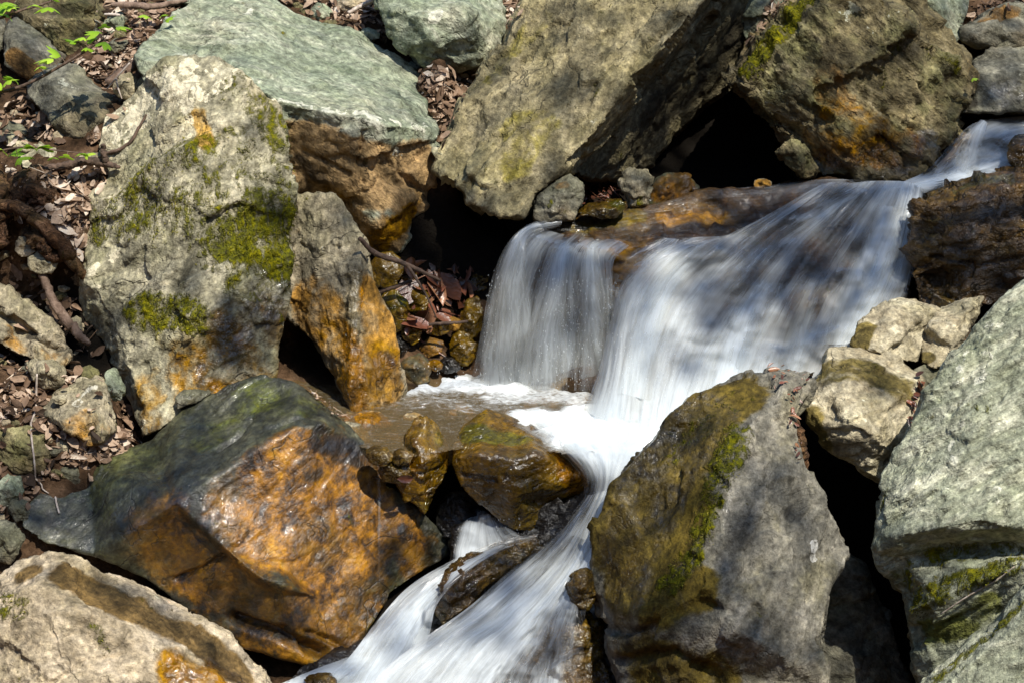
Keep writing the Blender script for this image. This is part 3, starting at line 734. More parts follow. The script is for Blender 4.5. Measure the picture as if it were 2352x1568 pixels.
rock('boulder', 'large brown layered boulder with a mossy top, beyond the waterfall lip', 'boulder',
     [(1663, 176, .5), (1702, 128, .56), (1760, 58, .64), (1812, 0, .7), (1880, -80, .8), (2110, -90, .85), (2112, 28, .7), (2150, 70, .7), (2200, 112, .7), (2236, 132, .7), (2226, 202, .62), (2192, 290, .54), (2152, 342, .48), (2112, 402, .44), (2062, 416, .42), (1960, 402, .42), (1902, 412, .42), (1850, 400, .45), (1800, 330, .48), (1772, 280, .49), (1722, 230, .49)],
     [(1702, 185, .47), (1790, 110, .50), (1865, 40, .54), (1935, -50, .62), (2088, 60, .50), (2000, 142, .45), (2104, 72, .58), (2014, 166, .51), (2200, 145, .60), (1850, 220, .42), (1950, 300, .40), (2050, 290, .44), (2110, 190, .52)],
     [(0, 21, 22, 23, 24), (6, 25, 26), (27, 28)], M['brown'], .6, .9, vox=.011, seed=18, fol=(.64, .1, .77), amp=(.012, .026, .006, .003), strata=.018, slay=.055,
     paint=[('m', [(1720, 150), (1800, 60), (1850, 0)], 42, 1.0), ('m', [(2130, 120), (2200, 160)], 20, .55), ('m', [(2080, 110), (2000, 200)], 40, .35), ('l', [(1960, 30), (2040, 70)], 40, .6), ('l', [(1700, 190), (1760, 220)], 25, .5), ('o', [(1960, 300), (2020, 340), (1930, 270)], 75, .5), ('t', [(1880, 330), (1960, 360), (2080, 340)], 60, .6), ('t', [(1900, 180), (1940, 240)], 50, .6), ('w', [(1900, 390), (2000, 380), (2120, 340)], 60, .9), ('d', [(2050, 370), (1950, 380)], 60, .5)],
     cracks=[([(1850, 130), (1920, 180), (1990, 250)], 9, .02), ([(1900, 120), (1990, 190), (2080, 260)], 8, .02), ([(1820, 150), (1880, 220), (1930, 250)], 8, .02), ([(1980, 220), (2030, 270), (2100, 300)], 8, .018), ([(2000, 150), (2110, 50)], 10, .02)])
rock('stone', 'small angular stone propped under the brown layered boulder at the hollow', 'stone',
     [(1786, 350, .40), (1815, 314, .42), (1842, 322, .42), (1860, 350, .41), (1885, 395, .39), (1850, 413, .39), (1802, 378, .39)], [(1825, 350, .36)], [], M['brown'], .14, .8, vox=.007, seed=19, amp=(.006, .01, .004, .003), fsize=.07)
rock('boulder', 'grey rock showing between the tan and the brown layered boulders', 'boulder',
     [(1660, -60, 1.08), (1810, -60, 1.1), (1795, 10, 1.02), (1748, 90, .98), (1715, 98, .98), (1690, 50, 1.0)], [(1740, 20, .97)], [], M['slab'], .3, .8, vox=.011, seed=20, paint=[('d', [(1770, 10)], 16, .5)])
rock('boulder', 'dark wet stepped ledge at the right of the waterfall', 'rock ledge',
     [(2083, 560, .12), (2110, 470, .20), (2118, 440, .24), (2200, 420, .27), (2290, 405, .30), (2352, 393, .32), (2500, 380, .46), (2500, 720, .05), (2352, 710, .0), (2280, 700, .0), (2180, 705, -.0), (2130, 700, .02), (2096, 640, .07)],
     [(2128, 462, .19), (2230, 447, .18), (2352, 432, .18), (2490, 415, .2), (2120, 548, .13), (2230, 522, .11), (2352, 505, .10), (2490, 490, .1), (2115, 560, .09), (2230, 536, .06), (2352, 520, .05), (2490, 505, .05), (2150, 620, .07), (2260, 600, .03), (2352, 575, .02), (2145, 640, .10)],
     [(13, 14, 15, 16), (17, 18, 19, 20), (21, 22, 23, 24)], M['ledge'], .4, .8, vox=.009, seed=21, amp=(.006, .030, .005, .003), fsize=.16, strata=.020, slay=.075, smooth=1, fol=(-.14, .1, 1),
     paint=[('d', [(2200, 620), (2330, 640)], 80, .5), ('d', [(2200, 480), (2340, 470)], 30, .4), ('t', [(2200, 430), (2340, 410)], 22, .7), ('t', [(2150, 560)], 40, .3), ('d', [(2250, 600), (2200, 660)], 60, .4)],
     cracks=[([(2230, 610), (2240, 690)], 12, .03), ([(2140, 590), (2250, 610), (2340, 590)], 9, .02), ([(2290, 450), (2280, 510)], 7, .015)])
rock('boulder', 'rounded grey stone with a brown end at the top right', 'boulder',
     [(2200, 62, .95), (2242, 40, 1.0), (2330, 10, 1.05), (2362, 15, 1.05), (2430, 60, 1.0), (2430, 120, .95), (2300, 116, .9), (2240, 114, .9), (2205, 96, .92)], [(2290, 60, .9), (2240, 80, .89), (2380, 80, .93)], [], M['dim'], .3, .8, vox=.01, seed=22, paint=[('t', [(2260, 45), (2330, 25)], 22, .7)])
rock('boulder', 'grey slab with a wet bluish front above the upper stream', 'boulder',
     [(2234, 140, .85), (2290, 108, .92), (2352, 100, .95), (2440, 120, .95), (2440, 255, .68), (2300, 258, .62), (2206, 262, .62), (2220, 190, .72)], [(2262, 182, .70), (2352, 160, .72), (2250, 205, .67), (2440, 150, .74)], [(7, 8, 9, 11)], M['dim'], .35, .8, vox=.01, seed=23, paint=[('w', [(2300, 220), (2360, 200)], 50, 1.0), ('d', [(2230, 235)], 25, .8)])
rock('boulder', 'grey rock in the top right corner behind the layered boulder', 'boulder',
     [(2095, -40, 1.0), (2235, -40, 1.1), (2218, 40, 1.0), (2197, 100, .92), (2150, 72, .92), (2105, 35, .95)], [(2160, 20, .93)], [], M['slab'], .3, .8, vox=.011, seed=24, paint=[('d', [(2180, 60)], 25, .4)])
rock('stone', 'reddish wet stone in the upper stream at the right edge', 'stone',
     [(2308, 335, .44), (2335, 305, .46), (2400, 300, .48), (2430, 380, .42), (2340, 392, .4), (2315, 372, .41)], [(2350, 340, .40)], [], M['wet'], .14, .8, vox=.008, seed=25, paint=[('o', [(2340, 340)], 30, .4)])

# ------------------------------------------------------------------ the rock under the falls
rock('cascade_ledge', 'brown wet rock step under the waterfall', 'rock ledge',
     [(1205, 545, .19), (1250, 512, .23), (1350, 508, .26), (1450, 480, .30), (1600, 442, .36), (1750, 430, .39), (1900, 414, .40), (2085, 424, .36), (2112, 500, .28), (2105, 600, .20), (2085, 680, .13), (2000, 790, .04), (1850, 890, -.06), (1600, 1000, -.22), (1470, 1000, -.24), (1390, 960, -.12), (1368, 880, .04), (1395, 720, .14), (1330, 640, .18), (1245, 620, .19), (1210, 585, .18)],
     [(1262, 562, .13), (1380, 574, .12), (1430, 600, .09), (1560, 547, .15), (1620, 560, .13), (1520, 700, .02), (1470, 850, -.10), (1750, 560, .20), (1800, 700, .07), (1700, 850, -.06), (1950, 560, .22), (2000, 670, .12), (1900, 480, .31), (1350, 545, .2), (1500, 505, .27), (1640, 480, .33), (1590, 490, .27), (1310, 600, .13)],
     [(0, 21, 22, 23, 24)], M['bedrock'], .5, .85, vox=.01, seed=26, amp=(.014, .018, .008, .004), keep=True,
     paint=[('o', [(1440, 590), (1500, 580), (1430, 640)], 60, 1.3), ('o', [(1540, 500), (1640, 490)], 45, .9), ('t', [(1330, 530), (1460, 500)], 40, .8), ('o', [(1290, 640), (1250, 600)], 25, .6)])
UNDER = [ROCKS['cascade_ledge'][0]]
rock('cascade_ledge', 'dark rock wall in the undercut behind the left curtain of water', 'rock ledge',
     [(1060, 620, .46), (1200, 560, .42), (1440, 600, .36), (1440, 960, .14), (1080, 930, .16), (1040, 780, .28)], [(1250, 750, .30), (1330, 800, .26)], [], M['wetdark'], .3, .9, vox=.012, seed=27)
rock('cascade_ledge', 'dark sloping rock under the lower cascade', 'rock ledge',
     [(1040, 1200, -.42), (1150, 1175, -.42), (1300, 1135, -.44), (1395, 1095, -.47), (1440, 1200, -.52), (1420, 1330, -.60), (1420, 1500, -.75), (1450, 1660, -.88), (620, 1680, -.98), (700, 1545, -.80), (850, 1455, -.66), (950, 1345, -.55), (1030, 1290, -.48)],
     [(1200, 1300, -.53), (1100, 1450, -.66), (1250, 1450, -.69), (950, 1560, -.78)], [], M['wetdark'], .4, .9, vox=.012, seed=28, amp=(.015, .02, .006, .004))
LOWER = [ROCKS['cascade_ledge'][2]]
rock('stone', 'glossy dark rock rising between the two arms of the lower cascade', 'stone',
     [(995, 1405, -.66), (1003, 1335, -.62), (1062, 1288, -.57), (1150, 1250, -.53), (1225, 1232, -.51), (1258, 1255, -.53), (1150, 1318, -.60), (1085, 1385, -.66), (1015, 1442, -.71)], [(1080, 1315, -.63), (1150, 1280, -.58), (1035, 1370, -.68)], [(9, 10)], M['wet'], .16, .85, vox=.007, seed=29, amp=(.006, .016, .006, .003), fsize=.08,
     paint=[('o', [(1200, 1245), (1150, 1270)], 30, .6), ('d', [(1040, 1370)], 40, .5)])
rock('stone', 'wet brown rock below the lower cascade beside the olive boulder', 'stone',
     [(1120, 1640, -.93), (1130, 1545, -.86), (1190, 1475, -.80), (1265, 1400, -.74), (1325, 1368, -.71), (1372, 1420, -.73), (1388, 1500, -.78), (1425, 1620, -.88)], [(1300, 1450, -.80), (1220, 1540, -.88)], [(3, 8, 9)], M['wet'], .2, .85, vox=.008, seed=30, amp=(.008, .016, .006, .003), fsize=.1, paint=[('d', [(1250, 1500)], 60, .35), ('o', [(1360, 1480)], 30, .4)])
LOWER += [ROCKS['stone'][-1]]
rock('stone', 'small wet knob of rock against the left side of the olive boulder', 'stone',
     [(1302, 1345, -.79), (1318, 1313, -.77), (1345, 1302, -.76), (1372, 1312, -.75), (1374, 1370, -.78), (1352, 1402, -.81), (1318, 1388, -.81)], [(1335, 1340, -.83)], [], M['wet'], .1, .85, vox=.006, seed=31, amp=(.004, .008, .004, .002), fsize=.06)
stone('dark wet stone breaking the white water at the bottom edge', 735, 1562, -.86, 42, 16, 0, M['wet'], 32)

# ------------------------------------------------------------------ stones along the lip of the falls
rock('stone', 'grey stone with a moss spot sitting on the waterfall lip', 'stone',
     [(1226, 505, .17), (1233, 450, .21), (1265, 420, .24), (1310, 399, .26), (1340, 425, .25), (1336, 465, .22), (1318, 508, .18), (1262, 515, .15)], [(1290, 440, .18), (1270, 485, .14)], [(8, 9)], M['dim'], .14, .85, vox=.006, seed=33, amp=(.006, .008, .004, .002), fsize=.08,
     paint=[('m', [(1262, 468)], 16, .8), ('w', [(1280, 500)], 40, .9), ('t', [(1290, 425)], 24, .6)], cracks=[([(1270, 465), (1320, 455)], 5, .008)])
stone('flat dark wet stone between the two lip stones', 1388, 480, .22, 62, 24, -.1, M['wet'], 34, paint=[('t', [(1420, 470)], 30, .8)])
rock('stone', 'knobbly pale stone with a green wet foot beside the hollow', 'stone',
     [(1422, 416, .33), (1445, 394, .35), (1485, 392, .36), (1503, 406, .36), (1497, 435, .34), (1486, 476, .30), (1455, 480, .29), (1438, 446, .31)], [(1460, 425, .28)], [], M['ochre'], .12, .85, vox=.006, seed=35, amp=(.006, .01, .004, .003), fsize=.06, paint=[('m', [(1470, 465)], 18, .5), ('l', [(1450, 410)], 25, .5)])
rock('stone', 'orange wet stone at the mouth of the dark hollow', 'stone',
     [(1490, 425, .36), (1530, 399, .39), (1580, 404, .41), (1604, 432, .40), (1562, 452, .36), (1500, 478, .32), (1482, 470, .32)], [(1535, 430, .31)], [], M['rust'], .12, .85, vox=.006, seed=36, amp=(.005, .008, .004, .002), fsize=.07, paint=[('o', [(1520, 430), (1570, 425)], 50, 1.0)])
stone('small ochre stone at the far edge of the upper lip', 1752, 422, .43, 24, 12, 0, M['ochre'], 37, paint=[('t', [(1752, 420)], 30, 1)])
stone('slate dark stone showing at the left end of the lip under the water', 1226, 590, .15, 20, 34, .2, M['wetdark'], 38)

# ------------------------------------------------------------------ the nook left of the falls
for lb, u, v, Y, rx, ry, an, mt, sd, pn in [
    ('dark brown stone tucked under the rusty end of the slab', 888, 618, .22, 42, 44, .3, 'amber', 40, [('o', [(888, 618)], 50, .5)]),
    ('ochre green stone beside the upright streaked stone', 908, 715, .14, 36, 58, -.2, 'amber', 41, [('t', [(905, 690)], 40, .7), ('o', [(890, 730)], 40, .6)]),
    ('glossy orange stone under the heap of brown leaves', 992, 796, .14, 34, 26, -.4, 'rust', 42, [('o', [(992, 796)], 60, 1.1)]),
    ('red brown rounded stone touching the foam', 958, 845, .06, 42, 36, .2, 'rust', 43, [('o', [(958, 845)], 60, .75)]),
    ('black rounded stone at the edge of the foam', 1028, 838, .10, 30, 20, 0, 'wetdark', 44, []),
    ('pinkish upright stone behind the left curtain of water', 1082, 735, .20, 30, 52, .25, 'amber', 45, [('o', [(1082, 720)], 40, .6)]),
    ('square brown stone low behind the left curtain', 1065, 800, .16, 34, 44, -.1, 'amber', 46, [('o', [(1060, 800)], 40, .55)]),
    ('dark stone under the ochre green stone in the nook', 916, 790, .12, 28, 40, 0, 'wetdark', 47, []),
    ('small yellow stone above the square brown stone', 1040, 745, .19, 20, 16, 0, 'ochre', 48, [('t', [(1040, 745)], 40, 1)]),
    ('amber stone under the hanging forked stick', 958, 690, .20, 36, 34, .3, 'amber', 130, [('o', [(958, 690)], 40, .55)]),
    ('broad amber stone low in the nook above the orange stone', 1000, 745, .17, 40, 30, -.2, 'amber', 131, [('o', [(1000, 745)], 50, .6)]),
    ('dim brown stone at the back of the nook', 1020, 660, .34, 52, 40, .1, 'wet', 132, []),
    ('dim flat stone under the tan boulder at the back of the nook', 1090, 650, .36, 48, 36, -.2, 'wet', 133, []),
    ('amber stone between the ochre green stone and the orange stone', 945, 760, .12, 26, 34, .2, 'amber', 134, [('o', [(945, 760)], 40, .7)]),
    ('small amber pebble beside the black rounded stone', 1000, 838, .06, 18, 14, 0, 'amber', 135, [('o', [(1000, 838)], 30, .8)]),
    ('brown stone wedged beside the dark brown stone below the slab', 935, 640, .24, 26, 26, 0, 'wet', 136, [('o', [(935, 640)], 30, .4)]),
]:
    stone(lb, u, v, Y, rx, ry, an, M[mt], sd, paint=pn)
stone('wet tan stone lying at the pool edge under the upright stone', 840, 968, -.18, 62, 24, .1, M['ochre'], 50, paint=[('t', [(820, 960), (880, 970)], 60, .9), ('w', [(840, 970)], 80, 1.0)])
stone('flat pinkish wet stone at the left end of the pool', 810, 1000, -.25, 40, 32, .3, M['ochre'], 51, paint=[('w', [(810, 1000)], 80, 1.0)])
stone('low brown stone damming the outlet next to the rusty boulder', 872, 1046, -.47, 34, 22, .3, M['wet'], 54, paint=[('o', [(872, 1046)], 30, .4)])
stone('flat wet stone in the outlet against the pointed stone', 925, 1048, -.47, 30, 22, -.2, M['wet'], 55)
stone('brown wet stone in the outlet next to the rusty boulder', 905, 1080, -.46, 36, 34, .2, M['wet'], 52, paint=[('o', [(905, 1075)], 50, .5)])
for lb, u, v, Y, rx, ry, mt, sd in [('amber stone under the shallow water near the pointed stone', 985, 985, -.22, 30, 12, 'ochre', 56), ('brown stone under the water at the left end of the pool', 900, 1005, -.30, 34, 12, 'wet', 57),
                                    ('pale amber stone under the water in the middle of the pool', 1060, 945, -.06, 36, 12, 'ochre', 58), ('dark stone under the water in front of the parting rock', 1110, 918, .02, 30, 10, 'wet', 59), ('small tan stone under the water beside the upright stone', 948, 955, -.16, 26, 10, 'ochre', 65)]:
    stone(lb, u, v, Y, rx, ry, 0, M[mt], sd, paint=[('o', [(u, v)], 60, .5)])
rock('stone', 'flat slate blue stone between the tall boulder and the rusty boulder', 'stone',
     [(404, 912, -.25), (420, 893, -.23), (470, 893, -.22), (488, 900, -.22), (455, 925, -.25), (408, 938, -.27)], [(440, 905, -.25)], [], M['dim'], .1, .85, vox=.006, seed=53, amp=(.002, .004, .002, .001), fsize=.06, paint=[('w', [(440, 910)], 60, .9), ('d', [(440, 910)], 60, .35)])

# ------------------------------------------------------------------ left bank
rock('boulder', 'big brown block with a pale right edge behind the maple twig', 'boulder',
     [(40, 30, .95), (62, -40, 1.1), (215, -40, 1.1), (235, 40, 1.02), (232, 85, .95), (212, 105, .9), (216, 152, .84), (205, 158, .82), (165, 138, .82), (100, 85, .88)], [(195, 30, .92), (190, 90, .87), (110, 40, .9)], [(10, 11)], M['brown'], .35, .8, vox=.011, seed=60, amp=(.014, .022, .01, .005), paint=[('l', [(215, 60), (222, 90)], 18, 1.2)])
rock('boulder', 'smooth slate grey slab leaning below the big brown block', 'boulder',
     [(8, 70, .82), (18, 45, .86), (38, 36, .88), (100, 88, .82), (152, 130, .76), (120, 165, .72), (82, 192, .68), (10, 150, .74)], [(15, 80, .78), (80, 150, .70), (100, 165, .70)], [(0, 8, 9, 10)], M['dim'], .3, .8, vox=.011, seed=61, amp=(.008, .010, .005, .003), paint=[('t', [(30, 130), (80, 170)], 30, .9)])
rock('boulder', 'rounded dark grey boulder on the left bank behind the tall mossy one', 'boulder',
     [(64, 200, .62), (80, 178, .64), (122, 158, .66), (178, 148, .68), (208, 178, .62), (240, 205, .58), (284, 232, .52), (270, 248, .48), (245, 272, .44), (212, 330, .38), (150, 326, .40), (102, 266, .48), (66, 225, .56)], [(120, 200, .53), (190, 240, .46), (150, 290, .40), (225, 235, .49)], [(13, 14), (14, 16)], M['dim'], .35, .8, vox=.010, seed=62, amp=(.010, .012, .006, .003), paint=[('l', [(150, 180), (200, 230)], 40, .5)])
rock('boulder', 'dark upright rock cut off by the left edge', 'boulder', [(-60, -20, .9), (0, 20, .88), (12, 60, .85), (8, 130, .8), (-5, 175, .76), (-80, 180, .78)], [(-20, 80, .8)], [], M['dim'], .3, .8, vox=.012, seed=63)
rock('boulder', 'low pale ledge stone in front of the dark grey boulder', 'boulder',
     [(42, 360, .36), (52, 340, .42), (78, 318, .46), (122, 326, .44), (165, 330, .42), (212, 330, .40), (245, 336, .36), (240, 360, .30), (205, 376, .28), (140, 392, .28), (88, 398, .28), (50, 385, .31)], [(120, 345, .35), (200, 350, .32)], [], M['pale'], .22, .8, vox=.009, seed=64, amp=(.006, .008, .005, .003), fsize=.1, paint=[('l', [(170, 345), (220, 345)], 30, .6)])
for lb, u, v, Y, rx, ry, an, mt, sd in [
    ('tan stone with a ridge beside the fallen branch on the left bank', 290, 196, .50, 32, 36, .6, 'ochre', 70),
    ('grey brown stone tucked behind the top of the tall boulder', 345, 196, .48, 34, 26, .3, 'dim', 71),
    ('small grey stone at the left edge under the twig', 35, 302, .47, 36, 22, .1, 'dim', 72),
    ('long pale stone lying at the left edge', 28, 318, .44, 60, 20, .55, 'pale', 73),
    ('dark blue grey stone in the leaves near the twig tip', 270, 105, .80, 26, 18, -.5, 'dim', 74),
    ('pale stone below the dead wood on the left bank', 100, 602, .05, 38, 30, .1, 'quartz', 75),
    ('small pinkish stone in the dark roots', 58, 565, .08, 26, 26, .7, 'corner', 76),
    ('green brown stone deep in the gap left of the tall boulder', 198, 862, -.12, 32, 28, .5, 'brown', 77),
    ('brown pebble between roots left of the tall boulder', 172, 745, -.0, 20, 20, .4, 'ochre', 78),
    ('rounded brown stone in the shadow below the roots', 112, 772, .0, 32, 34, 0, 'brown', 79),
    ('grey tan stone on the litter at the left', 108, 858, -.22, 50, 34, .35, 'ochre', 80),
    ('thin upright grey stone leaning in the gap', 262, 888, -.24, 24, 44, -.25, 'slab', 81),
    ('small white pebble on the litter', 136, 916, -.32, 20, 13, -.2, 'quartz', 82),
    ('brown grey stone low on the left bank', 52, 1030, -.42, 70, 60, .5, 'brown', 83),
    ('flat grey stone below the tan block', 158, 1082, -.42, 46, 30, .6, 'dim', 84),
    ('green streaked stone at the left edge above the rusty boulder', 22, 1125, -.52, 34, 44, .2, 'slab', 85),
    ('dark grey stone wedged at the left end of the rusty boulder', 44, 1170, -.56, 26, 28, .2, 'dim', 86),
    ('blue grey stone at the left edge over the corner boulder', 10, 1245, -.66, 44, 52, .2, 'dim', 87),
    ('small brown stone among wet leaves', 88, 1148, -.48, 36, 22, .1, 'dim', 88),
    ('small grey stone in the leaves at the top of the slope', 738, 28, 1.12, 26, 22, .2, 'slab', 89),
    ('brown stone in the leaves at the top of the slope', 800, 12, 1.16, 36, 18, -.2, 'corner', 90),
    ('little grey stone half buried by the round grey boulder', 850, 78, .96, 24, 14, .3, 'slab', 91),
    ('small tan stone beside the leaf patch under the round grey boulder', 1072, 352, .42, 14, 12, .3, 'ochre', 92),
    ('pale flake of stone by the slab end', 1010, 352, .38, 22, 14, .5, 'pale', 93),
    ('thin grey stone at the top of the left slope', 262, 60, .98, 26, 40, .3, 'slab', 94),
    ('ochre bit of rock in the gap below the tall boulder', 248, 980, -.28, 26, 20, .3, 'brown', 95),
    ('long grey slab at the top of the slope over the green grey slab', 470, -8, 1.14, 90, 16, -.1, 'slab', 96),
    ('dark slab in the water beneath the orange stone', 1600, 446, .42, 60, 10, -.1, 'wetdark', 97),
    ('dark stone under the pointed wet stone', 1060, 1185, -.34, 60, 60, 0, 'wetdark', 98),
    ('small grey stone at the bottom of the wedge by the mossy topped stone', 2128, 868, -.22, 40, 44, .4, 'dim', 99),
]:
    stone(lb, u, v, Y, rx, ry, an, M[mt], sd)
rock('boulder', 'long flat brown rock with a pale upper face at the left edge', 'boulder',
     [(-80, 640, .10), (0, 650, .08), (42, 682, .06), (100, 725, .02), (132, 760, -.02), (160, 808, -.08), (158, 832, -.12), (140, 850, -.14), (70, 825, -.12), (0, 792, -.10), (-80, 760, -.08)], [(0, 700, -.02), (55, 735, -.04), (108, 778, -.08), (0, 722, .02), (50, 758, .0), (100, 796, -.06), (10, 750, -.08), (90, 800, -.12)], [(11, 12, 13), (14, 15, 16)], M['ochre'], .22, .8, vox=.009, seed=101, amp=(.008, .010, .006, .003), fsize=.1, paint=[('t', [(20, 770), (90, 810), (140, 830)], 30, .45), ('d', [(20, 745), (80, 775)], 14, .8), ('d', [(0, 800)], 40, .5)])
rock('boulder', 'squat tan block with a grey white top standing on leaf litter', 'boulder',
     [(88, 945, -.30), (100, 928, -.28), (132, 900, -.25), (188, 866, -.22), (206, 870, -.22), (222, 862, -.22), (236, 866, -.23), (246, 905, -.28), (258, 945, -.32), (268, 988, -.36), (235, 1012, -.41), (205, 1022, -.43), (150, 985, -.42), (105, 955, -.34)], [(165, 935, -.35), (215, 890, -.30), (150, 950, -.37), (215, 965, -.41), (240, 990, -.41)], [(13, 16, 14, 15, 5)], M['ochre'], .24, .8, vox=.007, seed=102, amp=(.006, .008, .005, .003), fsize=.09,
     paint=[('t', [(200, 960), (230, 1000), (180, 980)], 45, .5), ('d', [(130, 925)], 36, .55), ('l', [(215, 885), (175, 925)], 16, 1.2)], cracks=[([(110, 960), (160, 985)], 5, .01)])
# ------------------------------------------------------------------ ground
k = NT('leaf_mould_soil')
tc = k.n('ShaderNodeTexCoord').outputs['Object']
ta = k.n('ShaderNodeSeparateColor')
k.put(ta.inputs[0], k.attr('ma').outputs['Color'])
n1 = k.noise(tc, 14, 8, 0.7)
n2 = k.noise(tc, 60, 6, 0.7)
soil = k.ramp(n1, [(.3, (.018, .011, .006)), (.5, (.07, .042, .024)), (.65, (.16, .10, .06)), (.75, (.28, .19, .125))])
soil = k.mix(.5, soil, k.ramp(n2, [(.3, (.1, .09, .08)), (.7, (.85, .8, .75))]), 'OVERLAY')
vp = k.n('ShaderNodeTexVoronoi')
k.put(vp.inputs['Vector'], tc)
vp.inputs['Scale'].default_value = 22
pc = k.ramp(vp.outputs['Color'], [(.1, (.07, .045, .018)), (.4, (.22, .14, .05)), (.7, (.36, .26, .12)), (.95, (.12, .09, .05))])
soil = k.mix(ta.outputs[1], soil, k.mix(k.step(vp.outputs['Distance'], .35, .6), pc, (.03, .02, .01)))
soil = k.mix(ta.outputs[0], soil, (.010, .008, .006))  # near-black soil: the shade of hollows and gaps put into the colour
b = k.n('ShaderNodeBsdfPrincipled')
k.put(b.inputs['Base Color'], soil)
b.inputs['Roughness'].default_value = .95
b.inputs['Specular IOR Level'].default_value = .08
k.put(b.inputs['Normal'], k.bump(k.math('ADD', n1, k.math('MULTIPLY', n2, .6)), .8, .03))
M['soil'] = k.done(b.outputs[0])

GP = [(-200, 0, 1.3), (100, -50, 1.3), (250, 60, 1.02), (300, 100, .86), (230, 180, .68), (60, 240, .64), (280, 260, .47), (60, 400, .31), (160, 420, .24), (150, 520, .13), (60, 520, .15), (60, 650, .13), (150, 700, .08), (180, 800, .0), (60, 850, -.14), (150, 850, -.14), (250, 960, -.23), (60, 950, -.30), (200, 1040, -.39), (60, 1100, -.46), (300, 1030, -.29), (20, 1200, -.56), (0, 1300, -.66), (-200, 900, -.3), (-200, 500, .2), (-200, 1300, -.7), (240, 440, .2),
      (400, 1200, -.15), (600, 1000, -.0), (500, 1400, -.4), (300, 1500, -.7), (620, 700, .25), (760, 760, .22), (760, 880, .06),
      (900, 985, -.12), (1000, 965, -.04), (1150, 930, .05), (1300, 960, -.05), (820, 960, -.14), (1420, 1020, -.15), (1250, 1080, -.12),
      (950, 1100, -.22), (1080, 1180, -.15), (1060, 1250, -.2), (1100, 1300, -.3), (1000, 1500, -.55), (1300, 1500, -.5), (700, 1568, -.72), (1000, 1750, -.95), (1300, 1200, -.25),
      (1600, 1300, -.35), (1950, 1400, -.25), (1980, 1150, -.2), (2000, 1550, -.4), (2200, 1000, -.2), (2352, 800, -.1), (2200, 1500, -.45), (2352, 1550, -.6), (2060, 850, -.05),
      (1300, 750, .6), (1100, 620, .66), (1600, 700, .6), (1900, 600, .65), (2050, 780, .3), (2250, 600, .45),
      (950, 700, .25), (960, 800, .13), (1050, 780, .26), (900, 600, .36), (1050, 600, .58), (1030, 500, .64), (1160, 560, .6),
      (1010, 320, .50), (1030, 230, .69), (1050, 190, .82), (1008, 440, .60), (1075, 420, .62), (980, 250, .66),
      (1350, 470, .36), (1400, 440, .42), (1480, 450, .62), (1620, 430, .78), (1750, 410, .82), (1620, 345, 1.02), (1700, 300, 1.05), (1560, 390, .9),
      (800, 20, 1.17), (720, -10, 1.22), (850, 80, .99), (900, 170, .98), (1010, 180, .98), (1180, 20, 1.02), (1172, 70, .95), (1720, 5, 1.3), (1800, -10, 1.3), (1500, -50, 1.45), (2230, 55, 1.12), (2250, -5, 1.25), (700, 300, .8), (500, 250, .75), (850, 450, .7), (2050, 100, 1.2),
      (2300, 330, .80), (2200, 380, .70), (2352, 255, .92), (2100, 430, .58), (2480, 300, .85), (1900, 380, .9)]
GX = [P(*g) for g in GP] + [Vector(p) for p in [(-8, 8, 2.2), (8, 8, 2.2), (0, 8, 2.3), (-7, 0, 3.5), (7, 0, 3.0), (-8, -7, 4.5), (8, -7, 4.5), (0, -7, .9), (-2.5, -7, 1.0), (2.5, -7, 1.0), (0, -12, 5.5), (-5, -12, 6), (5, -12, 6), (0, -3, -1.3), (-3, -3, -1.1), (3, -3, -1.2), (-3, 2.4, 1.1), (3, 2.4, 1.1), (0, 2.6, 1.15), (-30, 30, 6), (30, 30, 6), (-30, -30, 18), (30, -30, 18), (0, -30, 17), (-30, 0, 14), (30, 0, 13)]]  # unseen slopes beside and behind the camera, raised to dim low sky light
GX = np.array([list(p) for p in GX])


def rbf(xy):
    out = np.empty(len(xy))
    for s in range(0, len(xy), 8000):
        d = np.linalg.norm(xy[s:s + 8000, None, :] - GX[None, :, :2], axis=2)
        out[s:s + 8000] = np.sqrt(d * d + .0009) @ RW
    return out


D0 = np.linalg.norm(GX[:, None, :2] - GX[None, :, :2], axis=2)
RW = np.linalg.solve(np.sqrt(D0 * D0 + .0009) + np.eye(len(GX)) * 1e-3, GX[:, 2])


def axis(lo, hi, st):
    a = list(np.arange(lo, hi + st / 2, st))
    g, x = st, hi
    while x < 40:
        g *= 1.35
        x += g
        a.append(x)
    g, x = st, lo
    while x > -40:
        g *= 1.35
        x -= g
        a.insert(0, x)
    return np.array(a)


ax, ay = axis(-1.9, 1.9, .018), axis(-1.4, 1.7, .018)
gx, gy = np.meshgrid(ax, ay)
xy = np.stack([gx.ravel(), gy.ravel()], 1)
gz = rbf(xy)
p3 = np.column_stack([xy, gz])
near = np.exp(-((np.abs(xy[:, 0]) / 6) ** 4) - (np.abs(xy[:, 1]) / 6) ** 4)
gz = gz + near * (.014 * fbm(p3 / .16, 4) + .006 * perlin(p3 / .03))
TV = np.column_stack([xy, gz])
nx, ny = len(ax), len(ay)
ii = (np.arange(ny - 1)[:, None] * nx + np.arange(nx - 1)[None, :]).ravel()
TF = np.column_stack([ii, ii + 1, ii + nx + 1, ii + nx])


